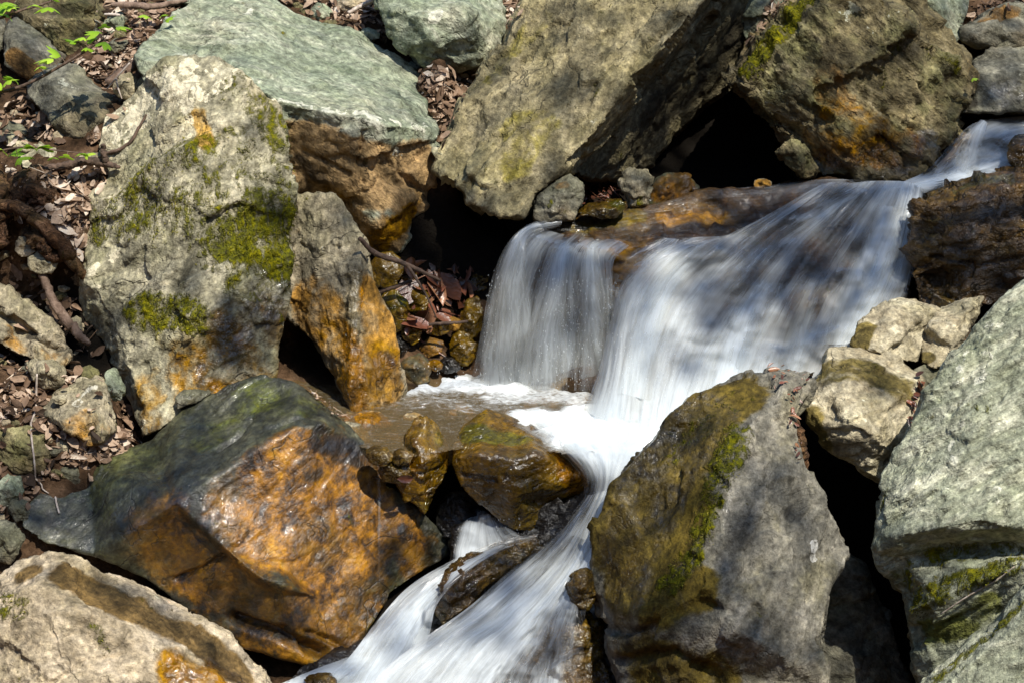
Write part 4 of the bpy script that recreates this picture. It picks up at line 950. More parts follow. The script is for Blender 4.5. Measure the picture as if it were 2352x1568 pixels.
def mesh_np(name, V, F, mat, smooth=True):
    me = bpy.data.meshes.new(name)
    F = np.asarray(F)
    if len(F):
        nvf = F.shape[1]
        me.vertices.add(len(V))
        me.vertices.foreach_set('co', np.asarray(V, dtype=np.float64).ravel())
        me.loops.add(F.size)
        me.loops.foreach_set('vertex_index', F.ravel().astype(np.int32))
        me.polygons.add(len(F))
        me.polygons.foreach_set('loop_start', np.arange(0, F.size, nvf, dtype=np.int32))
        me.polygons.foreach_set('loop_total', np.full(len(F), nvf, dtype=np.int32))
        me.update(calc_edges=True)
        me.validate()
        me.polygons.foreach_set('use_smooth', np.full(len(me.polygons), smooth))
    if mat:
        me.materials.append(mat)
    return me


def add(name, me, parent=None):
    o = bpy.data.objects.new(name, me)
    COL.objects.link(o)
    if parent:
        o.parent = parent
    return o


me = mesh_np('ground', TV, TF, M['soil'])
tm = np.zeros((len(TV), 4))  # first channel: painted shade in hollows and gaps; second: pebbly pool bed
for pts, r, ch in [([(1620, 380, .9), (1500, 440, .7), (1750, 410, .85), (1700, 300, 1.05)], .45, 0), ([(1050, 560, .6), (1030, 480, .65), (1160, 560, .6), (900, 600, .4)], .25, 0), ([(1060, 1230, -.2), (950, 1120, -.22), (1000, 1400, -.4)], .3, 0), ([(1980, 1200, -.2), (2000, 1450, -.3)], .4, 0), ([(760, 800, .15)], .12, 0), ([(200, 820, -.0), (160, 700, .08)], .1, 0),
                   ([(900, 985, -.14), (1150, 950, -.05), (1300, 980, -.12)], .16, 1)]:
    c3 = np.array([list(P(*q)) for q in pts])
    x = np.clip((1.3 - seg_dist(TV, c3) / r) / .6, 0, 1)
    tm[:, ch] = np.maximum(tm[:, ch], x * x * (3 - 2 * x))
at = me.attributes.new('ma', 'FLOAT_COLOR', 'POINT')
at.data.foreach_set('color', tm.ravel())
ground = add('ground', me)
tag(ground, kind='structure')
GROUND_BVH = BVHTree.FromPolygons(TV.tolist(), TF.tolist())


def bvh_of(recs):
    V, F, n = [], [], 0
    for o, v, f in recs:
        V += v
        F += [[i + n for i in q] for q in f]
        n += len(v)
    return BVHTree.FromPolygons(V, F)


# ------------------------------------------------------------------ water
def water_mat(name, white=(.82, .88, .92), gloss=.10, k1=1.9, maxa=.96, film=(.55, .45, .33), fine=1.0, minfilm=.12):
    k = NT(name)
    uv = k.n('ShaderNodeUVMap', uv_map='UVMap').outputs[0]
    den = k.attr('dens').outputs['Fac']
    # the current wanders: the streaks drift and merge instead of running parallel
    wv_ = k.n('ShaderNodeVectorMath', operation='SUBTRACT')
    k.put(wv_.inputs[0], k.noise(k.mapping(uv, scale=(5, 2.2, 1)), 1, 4, .6, col=True))
    wv_.inputs[1].default_value = (.5, .5, .5)
    ws_ = k.n('ShaderNodeVectorMath', operation='MULTIPLY_ADD')
    k.put(ws_.inputs[0], wv_.outputs[0])
    ws_.inputs[1].default_value = (.075, .0, .0)
    k.put(ws_.inputs[2], uv)
    uw = ws_.outputs[0]
    c0 = k.noise(k.mapping(uw, scale=(8, 1.5, 1)), 1, 5, .58, .3)
    c1 = k.noise(k.mapping(uw, scale=(32, 2.2, 1), loc=(3, 1, 0)), 1, 5, .6, .3)
    c2 = k.noise(k.mapping(uw, scale=(150, 6, 1), loc=(7, 2, 0)), 1, 4, .65, .2)
    c3 = k.noise(k.mapping(uv, scale=(9, 6, 1), loc=(1, 8, 0)), 1, 4, .6, .3)
    n = k.math('ADD', k.math('MULTIPLY', c0, .42), k.math('ADD', k.math('MULTIPLY', c1, .28), k.math('ADD', k.math('MULTIPLY', c3, .18), k.math('MULTIPLY', c2, .12 * fine))))
    n = k.math('SUBTRACT', n, .44 + .06 * fine)
    a = k.math('ADD', den, k.math('MULTIPLY', n, k1))
    a = k.math('MULTIPLY', k.step(a, .05, 1.05), maxa)
    edge = k.step(den, .0, .18)
    a = k.math('MULTIPLY', a, edge)
    dif = k.n('ShaderNodeBsdfDiffuse')
    k.put(dif.inputs['Color'], white)
    trl = k.n('ShaderNodeBsdfTranslucent')
    k.put(trl.inputs['Color'], white)
    bm_ = k.bump(n, .22, .02)
    k.put(dif.inputs['Normal'], bm_)
    m1 = k.n('ShaderNodeMixShader')
    m1.inputs[0].default_value = .42
    k.put(m1.inputs[1], dif.outputs[0])
    k.put(m1.inputs[2], trl.outputs[0])
    tr = k.n('ShaderNodeBsdfTransparent')
    tr.inputs['Color'].default_value = (.93, .92, .9, 1)
    gl = k.n('ShaderNodeBsdfGlossy')
    gl.inputs['Roughness'].default_value = .3
    k.put(gl.inputs['Normal'], k.bump(k.math('ADD', c1, k.math('MULTIPLY', c2, .6)), .6, .02))
    fr = k.n('ShaderNodeFresnel')
    fr.inputs['IOR'].default_value = 1.33
    m2 = k.n('ShaderNodeMixShader')
    k.put(m2.inputs[0], k.math('MULTIPLY', k.math('ADD', fr.outputs[0], gloss * .3), k.math('MULTIPLY', edge, gloss * 4), clamp=True))
    k.put(m2.inputs[1], tr.outputs[0])
    k.put(m2.inputs[2], gl.outputs[0])
    m3 = k.n('ShaderNodeMixShader')
    k.put(m3.inputs[0], a)
    k.put(m3.inputs[1], m2.outputs[0])
    k.put(m3.inputs[2], m1.outputs[0])
    return k.done(m3.outputs[0])


M['fall'] = water_mat('silky_white_water', gloss=.05, k1=3.0)
M['chute'] = water_mat('tumbling_white_water', gloss=.06, k1=4.2, maxa=.94, fine=1.2)
M['thin'] = water_mat('thin_streaming_water', k1=2.4, maxa=.9, fine=2.6)
M['film'] = water_mat('sliding_water_film', gloss=.16, k1=2.2, maxa=.75, fine=1.1)


def cr(p, t):
    """Catmull-Rom through the rows of p (n, ...) at t in 0..n-1"""
    n = len(p)
    i = np.clip(np.floor(t).astype(int), 0, n - 2)
    f = (t - i).reshape(-1, *([1] * (p.ndim - 1)))
    g = lambda j: p[np.clip(j, 0, n - 1)]
    a, b_, c, d = g(i - 1), g(i), g(i + 1), g(i + 2)
    a = np.where((i == 0).reshape(f.shape), 2 * b_ - c, a)
    d = np.where((i == n - 2).reshape(f.shape), 2 * c - b_, d)
    return b_ + .5 * f * (c - a + f * (2 * a - 5 * b_ + 4 * c - d + f * (3 * (b_ - c) + d - a)))


def sheet(name, lines, dens, mat, nu=120, nv=90, under=None, gap=.012, layers=((0, 1.0),), wob=.006, seed=0):
    """flowing water: lines run down the current, (u, v, Y) each; dens is the foam density at the same points"""
    L = np.array([[list(P(*q)) for q in ln] for ln in lines])
    Dn = np.array(dens, dtype=float)
    assert Dn.shape == L.shape[:2], (name, seed, Dn.shape, L.shape)
    tu, tv = np.linspace(0, len(L) - 1, nu), np.linspace(0, L.shape[1] - 1, nv)
    G = cr(L, tu)
    G = np.swapaxes(cr(np.swapaxes(G, 0, 1), tv), 0, 1)
    Dg = np.swapaxes(cr(np.swapaxes(cr(Dn, tu), 0, 1), tv), 0, 1)
    Dg = np.clip(Dg, 0, 1.3)
    bv = bvh_of(under) if under else None
    du = np.linalg.norm(np.diff(G, axis=0), axis=2).mean(1)
    dv = np.linalg.norm(np.diff(G, axis=1), axis=2).mean(0)
    U = np.concatenate([[0], np.cumsum(du)])
    Vv = np.concatenate([[0], np.cumsum(dv)])
    VV, FF, UVs, DD = [], [], [], []
    C = np.array(list(CAM))
    for li, (offs, ds) in enumerate(layers):
        Q = G.reshape(-1, 3).copy()
        uvq = np.stack(np.meshgrid(U + seed * 3.7 + li * 1.37, Vv + seed, indexing='ij'), 2).reshape(-1, 2)
        w = fbm(np.column_stack([uvq[:, 0] * 22, uvq[:, 1] * 2.0, np.full(len(Q), seed)]), 3) * wob + fbm(np.column_stack([uvq[:, 0] * 5, uvq[:, 1] * 1.2, np.full(len(Q), seed + 9)]), 2) * wob * 1.5
        dr = Q - C
        ln = np.linalg.norm(dr, axis=1)
        dr /= ln[:, None]
        if bv:
            for i in range(len(Q)):
                h = bv.ray_cast(CAM, Vector(dr[i]))
                if h[0] is not None:
                    hd = (h[0] - CAM).length
                    if hd - gap < ln[i]:
                        ln[i] = hd - gap
                    elif hd - ln[i] < .09:
                        ln[i] = max(ln[i], hd - gap * 3)
            ln2 = ln.reshape(nu, nv)
            for _ in range(4):
                m = ln2.copy()
                m[1:-1, 1:-1] = (ln2[1:-1, 1:-1] * 2 + ln2[:-2, 1:-1] + ln2[2:, 1:-1] + ln2[1:-1, :-2] + ln2[1:-1, 2:]) / 6
                ln2 = np.minimum(m, ln2 + .004)
            ln = ln2.reshape(-1)
        Q = C + dr * (ln - offs + w)[:, None]
        b0 = sum(len(x) for x in VV)
        i0 = (np.arange(nu - 1)[:, None] * nv + np.arange(nv - 1)[None, :]).ravel() + b0
        VV.append(Q)
        FF.append(np.column_stack([i0, i0 + nv, i0 + nv + 1, i0 + 1]))
        UVs.append(uvq)
        DD.append(np.clip(Dg.reshape(-1) * ds, 0, 1.2))
    V, F, uvq, dd = np.concatenate(VV), np.concatenate(FF), np.concatenate(UVs), np.concatenate(DD)
    me = mesh_np(name, V, F, mat)
    lv = np.empty(len(me.loops), dtype=np.int32)
    me.loops.foreach_get('vertex_index', lv)
    ul = me.uv_layers.new(name='UVMap')
    ul.data.foreach_set('uv', uvq[lv].ravel())
    at = me.attributes.new('dens', 'FLOAT', 'POINT')
    at.data.foreach_set('value', dd)
    return tag(add(name, me), kind='structure')


W0 = [ROCKS['cascade_ledge'][0]]
# left free-falling curtain
sheet('waterfall', [[(1285, 500, .20), (1215, 515, .15), (1165, 560, .10), (1130, 640, .08), (1105, 760, .08), (1085, 860, .09), (1065, 905, .09)],
                    [(1290, 508, .20), (1215, 525, .14), (1180, 565, .09), (1155, 640, .07), (1140, 760, .07), (1125, 860, .08), (1115, 905, .08)],
                    [(1290, 515, .19), (1215, 535, .14), (1195, 580, .09), (1180, 640, .07), (1175, 760, .07), (1165, 860, .08), (1160, 905, .08)],
                    [(1285, 522, .19), (1222, 543, .14), (1208, 600, .09), (1215, 660, .07), (1220, 760, .07), (1215, 860, .08), (1210, 905, .08)]],
      [[.3, .2, .2, .26, .3, .3, .36], [.35, .8, .75, .55, .48, .46, .52], [.25, .9, .85, .62, .50, .46, .52], [0, .12, .10, .22, .36, .36, .4]], M['thin'], layers=((0, 1), (.03, .55)), seed=1)
# two spouts falling from the lip in the middle, a loose strand and the sparse shower between them
sheet('waterfall', [[(1320, 530, .20), (1284, 556, .14), (1262, 580, .10), (1240, 640, .07), (1222, 720, .05), (1205, 800, .04), (1188, 890, .04)],
                    [(1330, 532, .20), (1298, 557, .14), (1282, 580, .10), (1262, 640, .06), (1246, 720, .04), (1234, 800, .03), (1222, 893, .03)],
                    [(1342, 535, .20), (1312, 558, .14), (1300, 582, .10), (1286, 640, .06), (1274, 720, .04), (1266, 800, .03), (1260, 897, .03)],
                    [(1352, 540, .20), (1324, 560, .14), (1316, 585, .10), (1306, 640, .06), (1302, 720, .04), (1302, 800, .03), (1304, 900, .03)]],
      [[.0, .15, .25, .26, .26, .28, .3], [.15, .42, .60, .56, .50, .46, .46], [.15, .46, .66, .60, .52, .5, .46], [0, .2, .3, .22, .22, .24, .26]], M['thin'], nu=60, layers=((0, 1), (.02, .6)), seed=2)
sheet('waterfall', [[(1395, 535, .21), (1350, 560, .13), (1338, 590, .09), (1328, 650, .05), (1322, 730, .04), (1320, 810, .03), (1318, 902, .02)],
                    [(1404, 538, .21), (1363, 562, .13), (1353, 590, .09), (1350, 650, .05), (1350, 730, .03), (1352, 810, .02), (1354, 905, .01)],
                    [(1412, 541, .21), (1375, 565, .13), (1366, 590, .09), (1370, 650, .05), (1378, 730, .03), (1384, 810, .02), (1388, 908, .01)],
                    [(1420, 546, .20), (1384, 568, .13), (1376, 595, .09), (1386, 650, .05), (1398, 730, .03), (1406, 810, .02), (1410, 910, .01)]],
      [[.0, .15, .25, .26, .28, .28, .3], [.15, .46, .64, .58, .50, .46, .44], [.15, .42, .58, .54, .50, .46, .44], [0, .15, .25, .26, .26, .26, .28]], M['thin'], nu=60, layers=((0, 1), (.02, .6)), seed=14)
sheet('waterfall', [[(1386, 640, .07), (1390, 720, .04), (1392, 800, .02), (1392, 905, .0)], [(1394, 640, .07), (1397, 720, .04), (1398, 800, .02), (1398, 905, .0)], [(1400, 640, .07), (1404, 720, .04), (1404, 800, .02), (1403, 905, .0)]],
      [[0, 0, 0, 0], [.6, .7, .6, .5], [0, 0, 0, 0]], M['thin'], nu=16, nv=60, seed=15, wob=.002)
sheet('waterfall', [[(1225, 600, .09), (1205, 680, .08), (1190, 780, .07), (1180, 895, .06)], [(1262, 620, .09), (1256, 690, .08), (1250, 780, .07), (1246, 897, .06)], [(1330, 620, .08), (1332, 690, .07), (1334, 780, .06), (1336, 900, .05)], [(1400, 640, .08), (1412, 700, .06), (1418, 780, .05), (1420, 905, .04)]],
      [[.06, .30, .36, .4], [.06, .30, .38, .44], [.06, .34, .42, .46], [0, .24, .34, .4]], M['thin'], nu=90, seed=16)
# the continuous fine veil along the whole left part of the lip
VL = [[(1232, 520, .19), (1200, 540, .14), (1168, 580, .11), (1138, 660, .09), (1115, 770, .085), (1098, 900, .09)],
      [(1262, 530, .18), (1232, 550, .13), (1205, 592, .10), (1182, 670, .08), (1168, 780, .075), (1158, 902, .08)],
      [(1300, 540, .18), (1268, 563, .12), (1246, 605, .09), (1228, 680, .07), (1216, 780, .065), (1206, 904, .07)],
      [(1345, 545, .18), (1312, 569, .12), (1296, 612, .085), (1284, 690, .065), (1278, 790, .055), (1272, 906, .055)],
      [(1385, 548, .18), (1352, 573, .12), (1342, 616, .08), (1338, 690, .06), (1336, 790, .045), (1335, 908, .04)],
      [(1418, 552, .17), (1384, 578, .11), (1382, 622, .075), (1386, 696, .05), (1390, 795, .035), (1392, 910, .025)],
      [(1445, 565, .15), (1412, 596, .09), (1408, 645, .06), (1412, 710, .035), (1416, 800, .02), (1418, 912, .01)]]
sheet('waterfall', VL, [[.1, .2, .25, .3, .3, .35], [.22, .5, .50, .46, .46, .5], [.2, .34, .36, .42, .46, .5], [.22, .55, .55, .5, .48, .5], [.2, .30, .30, .40, .46, .5], [.22, .55, .52, .48, .46, .5], [.1, .2, .3, .36, .4, .45]], M['thin'], nu=190, nv=100, layers=((0, 1), (.02, .5)), seed=17, wob=.005)
# the broad fall
BF = [[(1560, 548, .13), (1470, 590, .06), (1420, 660, .03), (1395, 760, -.02), (1372, 860, -.10), (1340, 940, -.16)],
      [(1600, 545, .14), (1510, 590, .05), (1450, 660, .0), (1420, 760, -.06), (1400, 870, -.15), (1375, 960, -.21)],
      [(1700, 530, .21), (1580, 580, .08), (1500, 670, -.01), (1460, 770, -.09), (1440, 880, -.18), (1425, 985, -.25)],
      [(1880, 428, .36), (1690, 560, .19), (1580, 670, .05), (1530, 780, -.07), (1500, 890, -.17), (1485, 990, -.26)],
      [(1960, 420, .37), (1790, 560, .20), (1680, 690, .07), (1620, 790, -.04), (1585, 890, -.14), (1565, 980, -.23)],
      [(2010, 416, .37), (1880, 560, .22), (1790, 690, .09), (1730, 800, -.01), (1700, 890, -.09), (1685, 960, -.15)],
      [(2050, 416, .37), (1960, 560, .23), (1880, 690, .11), (1830, 800, .02), (1800, 880, -.05), (1790, 920, -.10)],
      [(2085, 418, .36), (2040, 560, .22), (1985, 680, .12), (1930, 770, .05), (1890, 850, -.02), (1870, 900, -.06)],
      [(2108, 426, .34), (2090, 520, .25), (2075, 610, .18), (2045, 690, .12), (2000, 770, .06), (1970, 820, .0)],
      [(2122, 436, .32), (2112, 520, .24), (2102, 610, .17), (2080, 690, .11), (2050, 770, .05), (2030, 820, .0)]]
BD = [[.0, .0, .0, .05, .15, .3], [.3, .72, .60, .68, .80, .95], [.2, .60, .90, .92, .92, 1.], [.36, .30, .66, .80, .88, 1.], [.52, .32, .52, .74, .82, .9], [.62, .32, .48, .72, .74, .75], [.74, .44, .36, .62, .68, .7], [.85, .74, .70, .68, .66, .66], [.82, .82, .78, .64, .60, .56], [.1, .1, .1, .05, .0, .0]]
sheet('waterfall', BF, BD, M['fall'], nu=200, nv=120, under=W0, gap=.03, layers=((0, 1), (.018, .45)), seed=3, wob=.006)
# plunging folds riding on the broad fall
for sd, ln, dn in [(21, [[(1600, 556, .10), (1500, 640, .0), (1450, 760, -.10), (1415, 900, -.19)], [(1630, 560, .10), (1530, 650, .0), (1485, 770, -.10), (1455, 910, -.20)], [(1660, 575, .10), (1560, 670, .0), (1520, 790, -.10), (1495, 920, -.20)]], [[0, 0, 0, 0], [.3, .75, .8, .7], [0, .1, .1, .1]]),
                   (22, [[(1745, 620, .10), (1690, 700, .03), (1640, 800, -.06), (1605, 910, -.16)], [(1780, 630, .10), (1730, 710, .03), (1690, 805, -.06), (1660, 905, -.15)], [(1815, 640, .10), (1775, 720, .03), (1740, 810, -.05), (1715, 900, -.14)]], [[0, .1, .1, .1], [.15, .75, .8, .7], [0, .1, .1, .1]]),
                   (23, [[(1850, 650, .10), (1815, 730, .04), (1790, 820, -.03), (1770, 890, -.08)], [(1880, 655, .10), (1850, 735, .04), (1830, 815, -.02), (1815, 880, -.07)], [(1905, 660, .11), (1880, 740, .05), (1862, 810, -.01), (1850, 870, -.06)]], [[0, 0, 0, 0], [.1, .6, .65, .6], [0, 0, 0, 0]]),
                   (24, [[(2010, 470, .29), (1965, 570, .21), (1920, 680, .12), (1885, 790, .03)], [(2050, 475, .28), (2015, 580, .20), (1975, 690, .11), (1940, 790, .03)], [(2090, 480, .27), (2065, 590, .19), (2030, 690, .11), (1995, 780, .04)]], [[0, .1, .1, .1], [.4, .7, .62, .55], [.05, .1, .1, .1]]),
                   (25, [[(1950, 424, .36), (1830, 480, .29), (1720, 560, .18), (1640, 650, .07)], [(1975, 430, .35), (1860, 495, .27), (1755, 580, .17), (1680, 670, .07)], [(2000, 438, .35), (1890, 510, .26), (1790, 600, .15), (1720, 690, .06)]], [[0, .05, .05, 0], [.6, .45, .35, .2], [0, .05, .05, 0]])]:
    sheet('waterfall', ln, dn, M['fall'], nu=50, nv=70, under=W0, gap=.045, seed=sd, wob=.010)
# film sliding along the lip
sheet('waterfall', [[(1200, 528, .16), (1260, 505, .22), (1350, 505, .27), (1450, 478, .32), (1600, 440, .38), (1750, 428, .40), (1900, 412, .41), (2085, 420, .37)],
                    [(1205, 535, .15), (1265, 520, .19), (1370, 518, .22), (1480, 490, .28), (1620, 465, .34), (1760, 455, .36), (1900, 440, .37), (2085, 430, .36)],
                    [(1212, 545, .14), (1270, 540, .15), (1385, 545, .16), (1520, 520, .22), (1640, 500, .29), (1780, 490, .31), (1890, 480, .32), (2080, 450, .34)],
                    [(1220, 556, .13), (1275, 566, .12), (1395, 580, .10), (1540, 550, .14), (1640, 550, .17), (1790, 540, .22), (1880, 530, .25), (2070, 480, .31)]],
      [[.25, .40, .12, .08, .08, .22, .4, .5], [.2, .3, .08, .10, .12, .2, .32, .45], [.06, .06, .06, .14, .08, .12, .2, .3], [.03, .05, .08, .2, .08, .08, .12, .2]], M['film'], nu=60, nv=160, under=W0, gap=.010, seed=4, wob=.004)
# thin veil over the orange knob at the lip
sheet('waterfall', [[(1520, 545, .15), (1420, 590, .09), (1385, 650, .06), (1380, 740, .04), (1378, 840, .0)], [(1540, 548, .14), (1470, 600, .06), (1420, 660, .03), (1405, 760, .0), (1395, 860, -.05)], [(1560, 550, .14), (1520, 600, .05), (1470, 660, .0), (1440, 760, -.05), (1425, 860, -.12)]],
      [[.0, .0, .0, .0, .0], [.35, .22, .28, .40, .5], [.4, .4, .5, .6, .7]], M['thin'], nu=60, nv=70, under=W0, gap=.012, seed=5)
# upper stream coming in from the right
up = rock('stream_bed', '', '', [(2480, 255, .86), (2300, 268, .78), (2215, 300, .68), (2150, 370, .56), (2085, 430, .46), (2130, 455, .40), (2240, 430, .44), (2340, 405, .48), (2480, 405, .50)], [(2290, 330, .62)], [], M['wet'], .2, .9, vox=.014, seed=39, amp=(.01, .012, .004, .002), kind='structure')
sheet('stream', [[(2480, 258, .80), (2310, 270, .70), (2235, 285, .62), (2185, 330, .54), (2130, 390, .45), (2075, 418, .38)],
                 [(2480, 285, .76), (2340, 285, .66), (2265, 310, .58), (2215, 350, .51), (2165, 395, .44), (2088, 422, .37)],
                 [(2480, 320, .70), (2365, 315, .60), (2300, 340, .54), (2255, 375, .48), (2200, 402, .42), (2100, 426, .36)],
                 [(2480, 380, .56), (2390, 370, .52), (2330, 380, .49), (2270, 392, .46), (2205, 410, .41), (2110, 432, .35)],
                 [(2480, 396, .52), (2400, 396, .48), (2340, 400, .46), (2280, 408, .43), (2215, 424, .39), (2122, 444, .34)]],
      [[.4, .45, .25, .2, .25, .5], [.55, .55, .66, .62, .75, .95], [.5, .45, .5, .75, .98, 1.], [.8, .9, .98, 1., 1., 1.], [.3, .4, .5, .55, .6, .5]], M['fall'], nu=90, nv=80, under=[up], gap=.014, layers=((0, 1), (.02, .5)), seed=6)
sheet('stream', [[(2250, 275, .60), (2215, 310, .54), (2180, 370, .48), (2150, 405, .44)], [(2262, 278, .59), (2240, 310, .53), (2215, 370, .47), (2195, 405, .43)], [(2270, 285, .58), (2262, 320, .52), (2252, 370, .47), (2240, 405, .43)]],
      [[0, 0, 0, 0], [.45, .5, .45, .6], [0, 0, 0, 0]], M['thin'], nu=30, nv=40, seed=7)

# ------------------------------------------------------------------ pool
POOLZ = -.165
px0, px1 = -.75, .62
nx2, ny2 = 240, 130
qx, qy = np.meshgrid(np.linspace(px0, px1, nx2), np.linspace(-.52, .26, ny2), indexing='ij')
Q = np.column_stack([qx.ravel(), qy.ravel(), np.full(qx.size, POOLZ)])


def onpool(u, v):
    d = ray(u, v)
    return np.array(list(CAM + d * ((POOLZ - CAM.z) / d.z)))


dd = np.zeros(len(Q))
for pts, r, s in [([(940, 890), (1010, 878), (1100, 888), (1180, 896)], .07, .72), ([(1050, 870), (1200, 880), (1330, 900)], .06, .5), ([(1150, 910), (1250, 905), (1320, 912)], .07, .5), ([(960, 912), (1150, 925)], .09, .24),
                  ([(1230, 965), (1300, 985), (1380, 1000), (1460, 990)], .09, .85), ([(1330, 1010), (1400, 1030), (1450, 1030)], .10, 1.0), ([(1350, 955), (1450, 960), (1560, 960)], .09, .85)]:
    c3 = np.array([onpool(*q) for q in pts])
    x = np.clip((1.4 - seg_dist(Q, c3) / r) / .9, 0, 1)
    dd = np.maximum(dd, s * x * x * (3 - 2 * x))
Q[:, 2] += dd * (.012 + .016 * fbm(Q / .05, 3)) + .0016 * fbm(Q * np.array([1, 2.2, 1]) / .035, 3)
i0 = (np.arange(nx2 - 1)[:, None] * ny2 + np.arange(ny2 - 1)[None, :]).ravel()
# keep only water inside the basin (the outlet is cut behind the rusty boulder and the parting rock)
spill = np.array([(P(u, v, y).x, P(u, v, y).y) for u, v, y in [(820, 1000, -.38), (930, 1045, -.46), (1050, 1000, -.40), (1150, 1000, -.38), (1300, 1040, -.44), (1400, 1040, -.47), (1480, 1040, -.50), (1800, 900, -.5)]])
ylim = np.interp(Q[:, 0], spill[:, 0], spill[:, 1])
fk = np.column_stack([i0, i0 + ny2, i0 + ny2 + 1, i0 + 1])
fk = fk[(Q[fk, 1] > ylim[fk]).all(1)]
use = np.unique(fk)
rm = np.full(len(Q), -1)
rm[use] = np.arange(len(use))
k = NT('pool_water')
tc = k.n('ShaderNodeTexCoord').outputs['Object']
den = k.attr('dens').outputs['Fac']
f1 = k.noise(k.mapping(tc, scale=(1, 2.6, 1)), 26, 6, .65, .8)
f2 = k.noise(k.mapping(tc, scale=(1, 3, 1)), 70, 5, .6, .6)
fo = k.math('MULTIPLY', k.step(k.math('ADD', den, k.math('MULTIPLY', k.math('SUBTRACT', k.math('ADD', k.math('MULTIPLY', f1, .55), k.math('MULTIPLY', f2, .45)), .5), 1.5)), .12, 1.05), .9)
thin = k.math('MULTIPLY', k.step(f1, .54, .74), k.step(den, .02, .3, .16, .45))
fo = k.math('MAXIMUM', fo, thin)
tr = k.n('ShaderNodeBsdfTransparent')
tr.inputs['Color'].default_value = (.84, .68, .42, 1)
turb = k.n('ShaderNodeBsdfDiffuse')
turb.inputs['Color'].default_value = (.40, .29, .13, 1)
mt = k.n('ShaderNodeMixShader')
mt.inputs[0].default_value = .17
k.put(mt.inputs[1], tr.outputs[0])
k.put(mt.inputs[2], turb.outputs[0])
gl = k.n('ShaderNodeBsdfGlossy')
gl.inputs['Roughness'].default_value = .05
bmp = k.bump(k.math('ADD', f1, k.math('MULTIPLY', f2, .5)), .7, .02)
k.put(gl.inputs['Normal'], bmp)
fr = k.n('ShaderNodeFresnel')
fr.inputs['IOR'].default_value = 1.33
k.put(fr.inputs['Normal'], bmp)
m2 = k.n('ShaderNodeMixShader')
k.put(m2.inputs[0], k.math('MULTIPLY', fr.outputs[0], 1.6, clamp=True))
k.put(m2.inputs[1], mt.outputs[0])
k.put(m2.inputs[2], gl.outputs[0])
wh = k.n('ShaderNodeBsdfDiffuse')
wh.inputs['Color'].default_value = (.78, .83, .86, 1)
m3 = k.n('ShaderNodeMixShader')
k.put(m3.inputs[0], fo)
k.put(m3.inputs[1], m2.outputs[0])
k.put(m3.inputs[2], wh.outputs[0])
M['pool'] = k.done(m3.outputs[0])
me = mesh_np('pool', Q[use], rm[fk], M['pool'])
me.attributes.new('dens', 'FLOAT', 'POINT').data.foreach_set('value', dd[use])
tag(add('pool', me), kind='structure')

# white rush out of the pool, over the sill
sheet('cascade', [[(1150, 962, -.20), (1205, 990, -.30), (1265, 1025, -.38), (1312, 1065, -.44), (1338, 1110, -.48), (1335, 1150, -.50), (1320, 1190, -.53)],
                  [(1225, 955, -.17), (1270, 1000, -.32), (1310, 1040, -.45), (1345, 1085, -.50), (1350, 1125, -.52), (1325, 1175, -.55), (1290, 1220, -.58)],
                  [(1300, 955, -.17), (1330, 1000, -.32), (1360, 1040, -.46), (1378, 1085, -.52), (1375, 1125, -.54), (1352, 1180, -.57), (1322, 1230, -.60)],
                  [(1400, 955, -.18), (1405, 1000, -.33), (1405, 1040, -.47), (1402, 1085, -.54), (1394, 1130, -.56), (1372, 1190, -.59), (1348, 1240, -.62)],
                  [(1500, 950, -.18), (1490, 1000, -.33), (1470, 1040, -.48), (1440, 1085, -.56), (1424, 1130, -.58), (1402, 1190, -.61), (1385, 1250, -.64)]],
      [[.0, .10, .12, .12, .10, .0, .0], [.3, .42, .42, .34, .15, .0, .0], [.9, 1.05, 1.05, .85, .45, .22, .4], [1.1, 1.2, 1.2, 1.05, .85, .75, .75], [.9, 1.2, 1.2, 1.1, 1.0, .95, .9]], M['fall'], nu=90, nv=80, seed=8, wob=.008, under=[ROCKS['boulder'][4]], gap=.008, layers=((0, 1), (.02, .5)))
